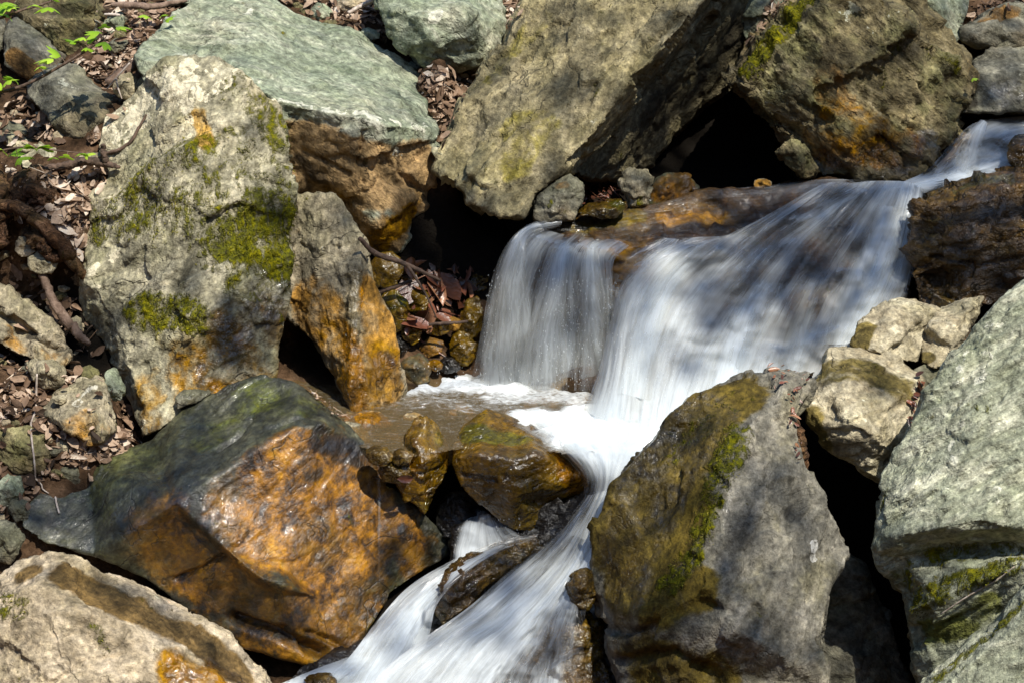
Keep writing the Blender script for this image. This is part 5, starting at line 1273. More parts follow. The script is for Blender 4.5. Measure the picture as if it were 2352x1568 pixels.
# chute and lower cascade
sheet('cascade', [[(1345, 1135, -0.56), (1270, 1225, -0.63), (1180, 1300, -0.68), (1080, 1390, -0.76), (980, 1460, -0.83), (880, 1540, -0.91), (800, 1640, -1.00)],
                  [(1360, 1135, -0.57), (1295, 1235, -0.64), (1225, 1310, -0.69), (1130, 1400, -0.77), (1040, 1470, -0.84), (960, 1550, -0.92), (890, 1650, -1.01)],
                  [(1375, 1130, -0.57), (1325, 1240, -0.65), (1275, 1320, -0.70), (1190, 1410, -0.78), (1110, 1480, -0.85), (1040, 1560, -0.93), (980, 1660, -1.02)],
                  [(1392, 1125, -0.58), (1350, 1240, -0.65), (1305, 1325, -0.71), (1240, 1410, -0.79), (1180, 1490, -0.86), (1120, 1570, -0.94), (1070, 1665, -1.02)],
                  [(1405, 1120, -0.59), (1375, 1240, -0.66), (1325, 1330, -0.72), (1285, 1410, -0.81), (1250, 1490, -0.88), (1210, 1570, -0.95), (1170, 1668, -1.03)],
                  [(1415, 1120, -0.60), (1390, 1240, -0.67), (1345, 1330, -0.73), (1310, 1410, -0.82), (1290, 1490, -0.89), (1275, 1570, -0.96), (1260, 1670, -1.03)],
                  [(1420, 1120, -0.61), (1400, 1240, -0.68), (1365, 1330, -0.74), (1345, 1410, -0.82), (1345, 1490, -0.89), (1345, 1570, -0.96), (1340, 1670, -1.03)]],
      [[.0, .0, .05, .15, .3, .4, .4], [.25, .45, .48, .62, .66, .7, .7], [.5, .62, .72, .80, .62, .72, .72], [.75, .72, .85, .76, .70, .62, .60], [.9, .85, .92, .50, .34, .36, .36], [.8, .72, .88, .60, .46, .36, .36], [.2, .25, .25, .05, .0, .0, .0]],
      M['chute'], nu=150, nv=120, under=LOWER, gap=.016, layers=((0, 1), (.022, .6)), seed=9, wob=.010)
# the left arm
sheet('cascade', [[(1240, 1222, -.50), (1150, 1240, -.52), (1040, 1285, -.53), (940, 1345, -.56), (870, 1420, -.63), (800, 1510, -.73), (740, 1560, -.80), (660, 1600, -.86)],
                  [(1235, 1228, -.51), (1150, 1250, -.54), (1050, 1300, -.57), (965, 1365, -.61), (900, 1440, -.68), (845, 1520, -.76), (800, 1580, -.82), (740, 1640, -.90)],
                  [(1232, 1234, -.52), (1150, 1258, -.55), (1060, 1310, -.60), (990, 1375, -.65), (945, 1450, -.72), (900, 1530, -.79), (860, 1590, -.85), (820, 1650, -.92)],
                  [(1230, 1240, -.52), (1150, 1266, -.56), (1065, 1320, -.61), (1005, 1385, -.67), (985, 1460, -.74), (950, 1540, -.81), (920, 1600, -.87), (890, 1660, -.93)]],
      [[.0, .15, .35, .4, .42, .42, .45, .4], [.2, .6, .8, .75, .78, .8, .8, .8], [.15, .45, .75, .85, .88, .88, .85, .8], [.0, .05, .15, .25, .5, .8, .8, .75]], M['chute'], nu=80, nv=110, under=LOWER, gap=.014, layers=((0, 1), (.02, .6)), seed=10)
# little fall behind the parting rock
sheet('cascade', [[(1075, 1165, -.33), (1052, 1210, -.38), (1042, 1260, -.42), (1038, 1310, -.46)], [(1090, 1165, -.33), (1075, 1210, -.39), (1065, 1260, -.43), (1060, 1310, -.47)], [(1110, 1170, -.33), (1110, 1210, -.39), (1112, 1250, -.43), (1110, 1290, -.47)], [(1125, 1175, -.33), (1160, 1205, -.38), (1190, 1225, -.43), (1210, 1240, -.47)]],
      [[.05, .1, .1, .1], [.35, .70, .75, .85], [.3, .6, .5, .6], [0, .3, .35, .1]], M['thin'], nu=40, nv=40, seed=11, under=LOWER, gap=.02)
# splash fan at the bottom left
sheet('cascade', [[(860, 1490, -.74), (780, 1515, -.78), (700, 1545, -.82), (620, 1580, -.86)], [(850, 1530, -.78), (780, 1540, -.81), (700, 1562, -.84), (620, 1600, -.88)], [(850, 1580, -.83), (790, 1575, -.84), (720, 1590, -.87), (640, 1630, -.92)]],
      [[.0, .25, .3, .3], [.5, .75, .75, .7], [.4, .6, .6, .6]], M['fall'], nu=40, nv=50, under=LOWER, gap=.014, seed=12)
# trickles down the rusty boulder
R3 = [ROCKS['boulder'][2]]
sheet('trickle', [[(864, 1065, -.40), (866, 1150, -.47), (866, 1250, -.52), (868, 1350, -.56)], [(869, 1065, -.40), (871, 1150, -.47), (871, 1250, -.52), (872, 1350, -.56)], [(875, 1065, -.40), (877, 1150, -.47), (876, 1250, -.52), (876, 1350, -.56)]], [[0, 0, 0, 0], [.5, .36, .28, .2], [0, 0, 0, 0]], M['thin'], nu=9, nv=60, under=R3, gap=.006, seed=13, wob=.001)
# ------------------------------------------------------------------ all solid surfaces together, for laying leaves on
AV = np.concatenate(ALLV + [TV])
nR = sum(len(a) for a in ALLV)
AF = np.concatenate(ALLF + [TF + nR])
nRF = sum(len(a) for a in ALLF)
ALL_BVH = BVHTree.FromPolygons(AV.tolist(), AF.tolist())


def surf(u, v):
    h = ALL_BVH.ray_cast(CAM, ray(u, v).normalized())
    return h


def inpoly(x, y, poly):
    c = False
    for (x1, y1), (x2, y2) in zip(poly, poly[1:] + poly[:1]):
        if (y1 > y) != (y2 > y) and x < (x2 - x1) * (y - y1) / (y2 - y1) + x1:
            c = not c
    return c


# ------------------------------------------------------------------ angular rubble lying in the litter
_r = random.Random(44)
for poly, n_ in [([(0, 800), (100, 830), (240, 860), (300, 985), (200, 1065), (100, 1110), (45, 1200), (0, 1240)], 26), ([(212, 0), (440, 0), (365, 60), (325, 110), (300, 160), (240, 205), (215, 155)], 10), ([(0, 560), (120, 640), (178, 660), (240, 820), (170, 830), (100, 740), (0, 640)], 12), ([(640, 0), (868, 0), (892, 80), (868, 105), (720, 40)], 8), ([(20, 230), (70, 220), (110, 270), (140, 320), (0, 330)], 6)]:
    xs, ys = [p[0] for p in poly], [p[1] for p in poly]
    got = 0
    while got < n_:
        u, v = _r.uniform(min(xs), max(xs)), _r.uniform(min(ys), max(ys))
        if not inpoly(u, v, poly):
            continue
        h_ = GROUND_BVH.ray_cast(CAM, ray(u, v).normalized())
        if h_[0] is None:
            continue
        got += 1
        s_ = _r.uniform(9, 24)
        stone('small angular brown or grey stone lying loose in the leaf litter', u, v, h_[0].y, s_, s_ * _r.uniform(.5, .85), _r.uniform(-.7, .7), M[_r.choice(['dim', 'brown', 'corner', 'ochre', 'brown'])], 200 + got * 7 + n_, n=6, group='small rubble stones in the litter')
AV = np.concatenate(ALLV + [TV])
nR = sum(len(a) for a in ALLV)
AF = np.concatenate(ALLF + [TF + nR])
nRF = sum(len(a) for a in ALLF)
ALL_BVH = BVHTree.FromPolygons(AV.tolist(), AF.tolist())

# ------------------------------------------------------------------ leaf litter (nobody could count it)
def leaf_mat(name, stops, rough=.7, trans=.25, spec=.3, noise=90):
    k = NT(name)
    tc = k.n('ShaderNodeTexCoord').outputs['Object']
    lc = k.attr('lc').outputs['Fac']
    col = k.ramp(lc, stops)
    col = k.mix(.45, col, k.ramp(k.noise(tc, noise, 4, .65), [(.3, (.15, .14, .13)), (.7, (.9, .88, .86))]), 'OVERLAY')
    b = k.n('ShaderNodeBsdfPrincipled')
    k.put(b.inputs['Base Color'], col)
    b.inputs['Roughness'].default_value = rough
    b.inputs['Specular IOR Level'].default_value = spec
    k.put(b.inputs['Normal'], k.bump(k.noise(tc, noise * 1.5, 3, .6), .4, .004))
    t = k.n('ShaderNodeBsdfTranslucent')
    k.put(t.inputs['Color'], col)
    m = k.n('ShaderNodeMixShader')
    m.inputs[0].default_value = trans
    k.put(m.inputs[1], b.outputs[0])
    k.put(m.inputs[2], t.outputs[0])
    return k.done(m.outputs[0])


M['litter'] = leaf_mat('dry_leaf', [(.0, (.035, .021, .012)), (.25, (.12, .072, .043)), (.5, (.28, .185, .12)), (.75, (.48, .365, .27)), (1., (.66, .57, .47))])
M['wetleaf'] = leaf_mat('wet_brown_leaf', [(.0, (.025, .011, .006)), (.35, (.085, .030, .017)), (.65, (.17, .062, .036)), (1., (.30, .15, .08))], rough=.3, trans=.1, spec=.6)


def leaf_geo(rr, L):
    """one curled dry leaf: 3 x 7 points along a bent midrib"""
    nL = 7
    w = L * rr.uniform(.42, .62)
    curl, bend, tw = rr.uniform(-1.4, 1.7), rr.uniform(-.9, 1.1), rr.uniform(-.6, .6)
    vs = []
    for i in range(nL):
        t = i / (nL - 1)
        half = .5 * w * (math.sin(math.pi * (t ** .8)) ** .75) * rr.uniform(.78, 1.12) + .0004
        a = bend * (t - .3)
        cx = L * (t - .5)
        cz = L * .32 * a * abs(a)
        for s in (-1, 0, 1):
            aa = curl * .8 * s + tw * t
            vs.append((cx + abs(s) * half * .18, s * half * math.cos(aa * .8), cz + abs(s) * half * math.sin(abs(curl)) * (1 if curl > 0 else -1) * .8 + s * half * tw * t))
    fs = [(i * 3 + j, (i + 1) * 3 + j, (i + 1) * 3 + j + 1, i * 3 + j + 1) for i in range(nL - 1) for j in (0, 1)]
    return vs, fs


def scatter(regions, seed, size=(.022, .046)):
    rr = random.Random(seed)
    V, F, LC = [], [], []
    for poly, n, prock, bright, sz in regions:
        xs, ys = [p[0] for p in poly], [p[1] for p in poly]
        k = tries = 0
        while k < n and tries < n * 12:
            tries += 1
            u, v = rr.uniform(min(xs), max(xs)), rr.uniform(min(ys), max(ys))
            if not inpoly(u, v, poly):
                continue
            h = surf(u, v)
            if h[0] is None:
                continue
            if h[2] < nRF and rr.random() > prock:
                continue
            if h[1].z < .12 and h[2] < nRF:
                continue
            k += 1
            nrm = (h[1] + Vector((rr.gauss(0, .5), rr.gauss(0, .5), rr.uniform(.1, .9)))).normalized()
            rot = nrm.to_track_quat('Z', 'Y').to_matrix() @ Matrix.Rotation(rr.uniform(0, 6.28), 3, 'Z')
            L = rr.uniform(*size) * sz * rr.choice([.3, .45, .7, .95, 1.3, 1.7])
            vs, fs = leaf_geo(rr, L)
            if rr.random() < .09:            # a bit of twig among the leaves
                th = rr.uniform(.03, .06)
                vs = [(q[0] * 1.7, q[1] * th * 2, q[2] * .25 + (.0015 if m_ % 3 == 1 else 0)) for m_, q in enumerate(vs)]
            b0 = len(V)
            base = h[0] + h[1] * rr.uniform(.003, .022)
            V += [base + rot @ Vector(q) for q in vs]
            F += [[i + b0 for i in f] for f in fs]
            c = min(1, max(0, rr.gauss(bright, .27)))
            LC += [c] * len(vs)
    return np.array([list(q) for q in V]), np.array(F), np.array(LC)


def litter(name, regions, seed, mat):
    V, F, LC = scatter(regions, seed)
    me = mesh_np(name, V, F, mat)
    me.attributes.new('lc', 'FLOAT', 'POINT').data.foreach_set('value', LC)
    return tag(add(name, me), kind='stuff')


litter('leaf_litter', [
    ([(0, 385), (90, 400), (250, 375), (250, 425), (205, 460), (190, 560), (120, 520), (60, 500), (0, 520)], 351, .2, 0.55, 0.92),
    ([(130, 460), (205, 455), (192, 560), (180, 620), (140, 560)], 148, .1, 0.58, 0.92),
    ([(0, 560), (120, 640), (178, 660), (240, 820), (60, 830), (0, 640)], 60, .05, 0.26, 0.83),
    ([(0, 800), (100, 830), (240, 860), (330, 1000), (345, 1015), (200, 1065), (100, 1110), (45, 1200), (0, 1240)], 480, .10, 0.40, 0.83),
    ([(230, 985), (330, 995), (345, 1012), (200, 1062), (150, 1075)], 121, .5, 0.48, 0.78),
    ([(212, 0), (440, 0), (365, 60), (325, 110), (300, 160), (240, 205), (215, 155)], 405, .1, 0.53, 0.83),
    ([(170, 140), (240, 160), (300, 190), (330, 215), (300, 240), (240, 200)], 140, .05, 0.42, 0.8),
    ([(205, 330), (285, 235), (300, 250), (230, 330)], 40, .05, .4, .7),
    ([(20, 250), (70, 220), (110, 270), (150, 330), (40, 340), (0, 330), (0, 260)], 108, .25, 0.44, 0.92),
    ([(955, 150), (1000, 158), (1110, 148), (1062, 240), (1032, 310), (1000, 392), (1000, 300), (975, 240)], 283, .12, 0.51, 0.78),
    ([(640, 0), (868, 0), (892, 80), (868, 105), (800, 60), (720, 40)], 216, .1, 0.46, 0.83),
    ([(1158, 0), (1205, 0), (1190, 60), (1168, 72)], 40, .2, 0.53, 0.74),
    ([(1725, 110), (1735, 70), (1770, 0), (1815, 0), (1750, 75)], 54, .4, 0.53, 0.64),
    ([(2190, 30), (2300, 0), (2352, 0), (2352, 15), (2250, 40), (2205, 70)], 54, .1, 0.26, 0.74),
    ([(700, 895), (720, 900), (792, 960), (770, 965)], 81, .6, 0.55, 0.46),
], 3, M['litter'])
litter('wet_leaves', [
    ([(930, 660), (985, 640), (1030, 690), (1010, 775), (960, 790), (935, 760)], 30, 1.0, .68, 2.0),
    ([(930, 600), (1090, 620), (1090, 700), (1000, 700)], 40, 1.0, .3, 1.4),
    ([(1340, 418), (1422, 418), (1432, 455), (1345, 480)], 81, .5, 0.48, 0.55),
    ([(1745, 850), (1790, 846), (1868, 880), (1840, 930), (1810, 925)], 21, 1.0, 0.66, 0.46),
    ([(1790, 900), (1830, 930), (1838, 1060), (1825, 1060)], 21, 1.0, 0.53, 0.46),
    ([(2090, 880), (2118, 860), (2110, 960), (2085, 990)], 29, 1.0, 0.44, 0.55),
], 4, M['wetleaf'])


# ------------------------------------------------------------------ droplets thrown off the curtains (uncountable)
V, F = [], []
rr = random.Random(9)
for n_, (ua, ub), (va, vb), (ya, yb) in [(330, (1110, 1235), (620, 890), (.05, .09)), (560, (1240, 1410), (640, 900), (-.02, .06)), (160, (1390, 1560), (760, 960), (-.24, -.10)), (70, (950, 1330), (840, 890), (.0, .08)), (60, (1060, 1200), (1190, 1290), (-.52, -.45))]:
    for i in range(n_):
        t = rr.random()
        c_ = P(rr.uniform(ua, ub) + (t - .5) * -20, va + (vb - va) * t, rr.uniform(ya, yb))
        r_ = rr.uniform(.0004, .0008)
        st = rr.uniform(2.0, 7.0)
        b0 = len(V)
        V += [c_ + Vector(q) * r_ for q in ((1, 0, 0), (-1, 0, 0), (0, 1, 0), (0, -1, 0), (0, 0, st), (0, 0, -st))]
        F += [(b0 + i_, b0 + j_, b0 + k_) for i_, j_, k_ in ((0, 2, 4), (2, 1, 4), (1, 3, 4), (3, 0, 4), (2, 0, 5), (1, 2, 5), (3, 1, 5), (0, 3, 5))]
k = NT('water_droplet')
b = k.n('ShaderNodeBsdfPrincipled')
b.inputs['Base Color'].default_value = (.85, .9, .93, 1)
b.inputs['Roughness'].default_value = .1
tag(add('spray', mesh_np('spray', np.array([list(q) for q in V]), np.array(F), k.done(b.outputs[0]), False)), kind='stuff')

# ------------------------------------------------------------------ wood
k = NT('dead_wood')
tc = k.n('ShaderNodeTexCoord').outputs['Object']
oi = k.n('ShaderNodeObjectInfo').outputs['Random']
n1 = k.noise(tc, 40, 6, .65)
col = k.ramp(k.math('ADD', k.math('MULTIPLY', n1, .8), k.math('MULTIPLY', oi, .2)), [(.3, (.03, .018, .010)), (.5, (.12, .075, .05)), (.7, (.26, .18, .13))])
b = k.n('ShaderNodeBsdfPrincipled')
k.put(b.inputs['Base Color'], col)
b.inputs['Roughness'].default_value = .85
k.put(b.inputs['Normal'], k.bump(n1, .8, .01))
M['wood'] = k.done(b.outputs[0])
k = NT('bleached_twig')
tc = k.n('ShaderNodeTexCoord').outputs['Object']
b = k.n('ShaderNodeBsdfPrincipled')
k.put(b.inputs['Base Color'], k.ramp(k.noise(tc, 60, 3), [(.35, (.26, .20, .16)), (.65, (.52, .45, .38))]))
M['twig'] = k.done(b.outputs[0])
M['darkwood'] = M['wood'].copy()
M['darkwood'].name = 'dark_wet_stick'
for nd in M['darkwood'].node_tree.nodes:
    if nd.type == 'VALTORGB':
        for e, c in zip(nd.color_ramp.elements, [(.012, .007, .004), (.035, .02, .013), (.09, .055, .036)]):
            e.color = (*c, 1)
M['bark'] = rock_mat('rotten_bark', [(.03, .017, .009), (.095, .055, .034), (.22, .14, .10)], (0, 40, 0), 7.0, 14, tint=(.10, .06, .04), dirt=.3, wet=-.3, crack=.8, bump=1.5)


def tube(paths, nr=8, wobble=.0, seed=0):
    """paths: list of [(Vector, radius)...] -> one mesh"""
    rr = random.Random(seed)
    V, F = [], []
    for path in paths:
        p = np.array([list(q[0]) for q in path])
        r = np.array([q[1] for q in path])
        n = max(12, len(path) * 7)
        t = np.linspace(0, len(path) - 1, n)
        c = cr(p, t)
        rad = cr(r[:, None], t)[:, 0]
        c = c + np.array([[rr.gauss(0, 1) for _ in range(3)] for _ in range(n)]) * wobble * rad[:, None]
        b0 = len(V)
        ref = Vector((.3, 1, .2)).normalized()
        for i in range(n):
            d = Vector(c[min(i + 1, n - 1)] - c[max(i - 1, 0)]).normalized()
            s = d.cross(ref).normalized()
            q = d.cross(s)
            for j in range(nr):
                a = 2 * math.pi * j / nr
                V.append(Vector(c[i]) + (s * math.cos(a) + q * math.sin(a)) * max(.0004, rad[i]) * rr.uniform(.9, 1.1))
        for i in range(n - 1):
            for j in range(nr):
                F.append((b0 + i * nr + j, b0 + i * nr + (j + 1) % nr, b0 + (i + 1) * nr + (j + 1) % nr, b0 + (i + 1) * nr + j))
        for e, o in ((0, 1), (n - 1, -1)):
            ring = [b0 + e * nr + j for j in range(nr)]
            V.append(Vector(c[e]))
            for j in range(nr):
                q = (ring[j], len(V) - 1, ring[(j + 1) % nr], ring[j])
                F.append((ring[j], ring[(j + 1) % nr], len(V) - 1, len(V) - 1))
    return V, F


def tube_obj(name, paths, mat, label=None, cat=None, parent=None, wobble=.12, seed=0):
    V, F = tube(paths, wobble=wobble, seed=seed)
    org = V[0].copy() if parent is None else Vector()
    bm = bmesh.new()
    bv = [bm.verts.new(v - org) for v in V]
    for f in F:
        u = []
        for i in f:
            if i not in u:
                u.append(i)
        try:
            bm.faces.new([bv[i] for i in u])
        except ValueError:
            pass
    bmesh.ops.recalc_face_normals(bm, faces=bm.faces)
    me = bpy.data.meshes.new(name)
    bm.to_mesh(me)
    bm.free()
    for p in me.polygons:
        p.use_smooth = True
    me.materials.append(mat)
    o = add(name, me, parent)
    if parent is None:
        o.location = org
    if label:
        tag(o, label, cat)
    return o


def onsurf(pts, lift=1.0):
    """(u, v, radius px) laid on whatever surface is there"""
    out = []
    for u, v, r in pts:
        h = surf(u, v)
        out.append((h[0] + (CAM - h[0]).normalized() * r * PXM * lift, r * PXM))
    return out


def free(pts):
    return [(P(u, v, y), r * PXM) for u, v, y, r in pts]


tube_obj('branch', [free([(80, 392, .24, 8), (140, 384, .225, 10), (195, 370, .22, 11), (250, 378, .20, 8), (275, 385, .19, 4)]), free([(245, 378, .20, 8), (238, 355, .20, 8), (236, 332, .205, 6)])], M['wood'], 'broken brown branch lying across the litter below the pale ledge stone', 'branch', seed=1)
tube_obj('twig', [onsurf([(246, 352, 4.5), (272, 345, 4.5), (300, 326, 4), (318, 296, 3.5), (336, 264, 2.5)], 1.6)], M['wood'], 'thin reddish twig lying on the left face of the tall mossy boulder', 'twig', seed=2)
tube_obj('branch', [free([(246, 192, .50, 12), (285, 165, .53, 13), (322, 142, .56, 12), (345, 128, .58, 10)])], M['wood'], 'thick short dead branch beside the flat lichen spotted stone', 'branch', seed=3)
tube_obj('twig', [free([(246, 205, .45, 1.6), (267, 180, .44, 2.2), (298, 145, .45, 2)]), free([(267, 180, .44, 2.2), (271, 202, .43, 2), (280, 228, .42, 1.5)])], M['twig'], 'bleached forked twig standing over the dark grey boulder', 'twig', wobble=.02, seed=4)
tube_obj('root', [free([(-40, 470, .12, 12), (40, 478, .08, 15), (105, 525, .05, 17), (155, 585, .03, 18), (196, 636, .03, 11)])], M['bark'], 'thick dark root running down to the tall mossy boulder', 'root', seed=5)
tube_obj('root', [free([(88, 600, .06, 10), (112, 668, .03, 10), (140, 720, .0, 12), (178, 765, -.03, 11), (205, 790, -.04, 6)])], M['wood'], 'brown root bending down in the shaded gap beside the tall boulder', 'root', seed=6)
tube_obj('twig', [onsurf([(85, 858, 2.2), (83, 910, 2.6), (82, 942, 2.6), (72, 968, 2.6), (72, 1000, 2.4), (79, 1060, 2.2), (81, 1098, 2)], 4), onsurf([(81, 1098, 2), (95, 1112, 1.8), (98, 1122, 1.5), (112, 1132, 1.2)], 4), onsurf([(81, 1098, 2), (70, 1108, 1.6), (60, 1112, 1.2)], 4)], M['twig'], 'long thin pale twig standing in the leaves on the left bank', 'twig', wobble=.02, seed=7)
tube_obj('twig', [onsurf([(127, 1140, 2.2), (131, 1160, 2.4), (136, 1178, 2)], 3)], M['twig'], 'short pale stick in the leaves above the rusty boulder', 'twig', wobble=.02, seed=8)
tube_obj('stick', [free([(826, 548, .02, 5), (862, 582, .05, 6.5), (920, 602, .08, 6), (960, 620, .09, 5), (1012, 645, .11, 3)]), free([(935, 608, .085, 4), (965, 655, .06, 3), (985, 690, .05, 2.4), (1002, 730, .06, 1.5)])], M['darkwood'], 'dark forked stick hanging from the streaked upright stone over the nook', 'stick', wobble=.05, seed=9)
tube_obj('stick', [free([(985, 745, .10, 3.5), (1030, 742, .09, 4), (1075, 738, .10, 3)])], M['darkwood'], 'short dark stick lying flat beside the left curtain of water', 'stick', seed=10)
tube_obj('stick', [free([(870, 672, .13, 6), (905, 660, .12, 5), (945, 645, .12, 4)])], M['darkwood'], 'wet dark stick on the ochre green stone in the nook', 'stick', seed=11)
tube_obj('branch', [free([(258, 12, 1.0, 7), (300, 13, .98, 9), (360, 14, .96, 8), (430, 0, 1.0, 5)])], M['wood'], 'grey brown branch lying along the top of the left slope', 'branch', seed=12)
tube_obj('stick', [free([(240, 34, .93, 3), (262, 34, .92, 4), (275, 36, .93, 3)])], M['twig'], 'short pale stick at the top left beside the brown block', 'stick', seed=13)
tube_obj('stick', [free([(860, 1, 1.05, 6), (830, 14, 1.06, 6), (800, 30, 1.04, 5)])], M['twig'], 'pale dead stick in the leaves at the top of the slope', 'stick', seed=14)
tube_obj('twig', [onsurf([(2160, 1410, 1.5), (2220, 1370, 1.6), (2290, 1330, 1.6), (2330, 1300, 1.2)], 4)], M['twig'], 'thin pale twig lying on the moss of the very large boulder', 'twig', wobble=.02, seed=15)
tube_obj('stick', [free([(1812, 935, -.60, 6), (1830, 990, -.63, 14), (1840, 1040, -.65, 15), (1846, 1078, -.66, 9)])], M['bark'], 'chunk of rotten wood jammed between the olive boulder and the pale rounded stone', 'stick', seed=16)
rock('dead_wood', 'fibrous dark chunk of rotten wood on the left bank', 'dead wood', [(18, 425, .22), (55, 398, .24), (110, 402, .22), (136, 425, .20), (130, 462, .15), (90, 482, .13), (40, 478, .14), (15, 460, .18)], [(70, 435, .12), (105, 440, .12)], [], M['bark'], .16, .85, vox=.007, seed=120, amp=(.01, .016, .012, .006), fsize=.08, keep=False)
rock('dead_wood', 'dark splintered wood block below the rotten chunk', 'dead wood', [(50, 535, .08), (80, 515, .10), (125, 545, .08), (145, 590, .04), (118, 600, .02), (70, 575, .04)], [(95, 555, .02)], [], M['bark'], .12, .85, vox=.007, seed=121, amp=(.008, .014, .012, .006), fsize=.08, keep=False)
rock('dead_wood', 'dark stump of wood cut off by the left edge', 'dead wood', [(-60, 380, .25), (0, 372, .25), (16, 420, .20), (20, 500, .12), (8, 560, .06), (-60, 580, .05)], [(-5, 470, .10)], [], M['bark'], .16, .85, vox=.009, seed=122, amp=(.008, .014, .012, .006), fsize=.08, keep=False)

# ------------------------------------------------------------------ maple twigs with fresh leaves
k = NT('fresh_maple_leaf')
tc = k.n('ShaderNodeTexCoord').outputs['Object']
oi = k.n('ShaderNodeObjectInfo').outputs['Random']
col = k.ramp(k.math('ADD', k.math('MULTIPLY', oi, .6), k.math('MULTIPLY', k.noise(tc, 60, 3), .4)), [(.2, (.22, .42, .015)), (.5, (.36, .58, .025)), (.8, (.52, .72, .07))])
b = k.n('ShaderNodeBsdfPrincipled')
k.put(b.inputs['Base Color'], col)
b.inputs['Roughness'].default_value = .5
t = k.n('ShaderNodeBsdfTranslucent')
k.put(t.inputs['Color'], col)
mx = k.n('ShaderNodeMixShader')
mx.inputs[0].default_value = .45
k.put(mx.inputs[1], b.outputs[0])
k.put(mx.inputs[2], t.outputs[0])
M['green'] = k.done(mx.outputs[0])


def maple_leaf(L, seed, lobes=5):
    """young drooping maple leaf: lobes spread like fingers from the stalk, folded along each rib and hanging"""
    rr = random.Random(seed)
    V, F = [(0, 0, 0)], []
    for i in range(lobes):
        a = math.radians((i - (lobes - 1) / 2) * (165 / lobes) + rr.uniform(-7, 7))
        ll = L * (1 - .30 * abs(i - (lobes - 1) / 2) / ((lobes - 1) / 2)) * rr.uniform(.9, 1.1)
        w = ll * .21
        for s in (-1, 1):
            b0 = len(V)
            for t, ww in ((.22, .6), (.5, 1.0), (.62, .8), (.78, .62), (1.0, 0)):
                droop = -.55 * (t ** 1.6) * ll
                r = t * ll * .86
                V.append((math.sin(a) * r, math.cos(a) * r, droop))
                sx, sy = math.cos(a) * s * w * ww, -math.sin(a) * s * w * ww
                V.append((math.sin(a) * r + sx, math.cos(a) * r + sy, droop - .35 * w * ww))
            q = [(0, b0, b0 + 1)] + [(b0 + 2 * j, b0 + 2 * j + 2, b0 + 2 * j + 3, b0 + 2 * j + 1) for j in range(4)]
            F += [tuple(reversed(f)) if s > 0 else f for f in q]
    bm = bmesh.new()
    bv = [bm.verts.new(v) for v in V]
    for f in F:
        bm.faces.new([bv[i] for i in f])
    bmesh.ops.remove_doubles(bm, verts=bm.verts, dist=1e-5)
    me = bpy.data.meshes.new('leaf')
    bm.to_mesh(me)
    bm.free()
    for p in me.polygons:
        p.use_smooth = True
    me.materials.append(M['green'])
    return me


LEAVES = [maple_leaf(.040, s, n) for s, n in ((1, 5), (2, 5), (3, 3), (4, 5))]


def maple_twig(label, stem, leaves, seed):
    rr = random.Random(seed)
    root = bpy.data.objects.new('maple_twig', None)
    COL.objects.link(root)
    base = P(*stem[0][:3])
    root.location = base
    tag(root, label, 'twig')
    st = tube_obj('stem', [[(P(u, v, y) - base, r * PXM) for u, v, y, r in stem]], M['wood'], parent=root, wobble=.05, seed=seed)
    sp = [P(u, v, y) for u, v, y, r in stem]
    for i, (u, v, s) in enumerate(leaves):
        # stalk from the nearest point of the stem
        best = None
        for a, c in zip(sp[:-1], sp[1:]):
            for q in range(11):
                w = a.lerp(c, q / 10)
                dd_ = ray(u, v)
                tt = (w.y - CAM.y) / dd_.y
                lp = CAM + dd_ * tt
                if best is None or (lp - w).length < best[0]:
                    best = ((lp - w).length, w, lp)
        w, lp = best[1], best[2] + Vector((0, rr.uniform(-.03, .02), 0))
        lf = add('leaf', LEAVES[rr.randrange(4)], root)
        lf.location = lp - base
        dr = (lp - w)
        yaw = math.atan2(-dr.x, dr.y) if dr.length > .004 else rr.uniform(-2, 2)
        lf.rotation_euler = (rr.uniform(-.4, .4) + .75, rr.uniform(-.4, .4), rr.choice([yaw, yaw + rr.uniform(-.8, .8), math.pi + rr.uniform(-1, 1)]))
        k_ = s * rr.uniform(1.05, 1.4)
        lf.scale = (k_, k_, k_)
        if dr.length > .006:
            tube_obj('leaf_stalk', [[(w - base, .0012), ((w + lp) / 2 - base + Vector((0, 0, .004)), .001), (lp - base, .0009)]], M['wood'], parent=root, wobble=0, seed=i)


maple_twig('maple twig with bright green leaves slanting across the dark grey boulder', [(-160, 240, .34, 4), (0, 212, .34, 4), (70, 190, .34, 3.8), (150, 146, .34, 3.4), (205, 112, .34, 2.8), (238, 92, .34, 2)],
           [(92, 152, 1.0), (122, 134, 1.1), (138, 132, 1.0), (176, 98, 1.0), (190, 90, 1.0), (198, 112, .8), (228, 78, 1.1), (240, 62, .95), (246, 92, 1.05), (268, 62, 1.0), (215, 95, .8), (20, 180, 1.1), (36, 184, 1.0), (2, 190, 1.0), (0, 210, .9)], 21)
maple_twig('maple twig with fresh leaves in the top left corner', [(-160, 80, .55, 4), (0, 42, .55, 3.6), (50, 24, .55, 3.2), (100, 10, .55, 2.8), (150, -10, .55, 2)],
           [(8, 10, 1.2), (22, 14, 1.0), (6, 32, 1.1), (18, 36, 1.0), (34, 12, .9), (80, 10, 1.1), (114, 16, 1.3), (120, -2, .9)], 22)
maple_twig('low maple shoot with fresh leaves in front of the pale ledge stone', [(-160, 390, .18, 3), (-20, 352, .18, 2.6), (60, 338, .18, 2), (130, 346, .18, 1.8), (185, 352, .18, 1.2)],
           [(2, 352, 1.1), (24, 360, 1.2), (42, 364, 1.3), (75, 342, 1.0), (92, 346, 1.1), (128, 358, .8), (156, 356, 1.0), (182, 358, .9), (196, 356, .8)], 23)
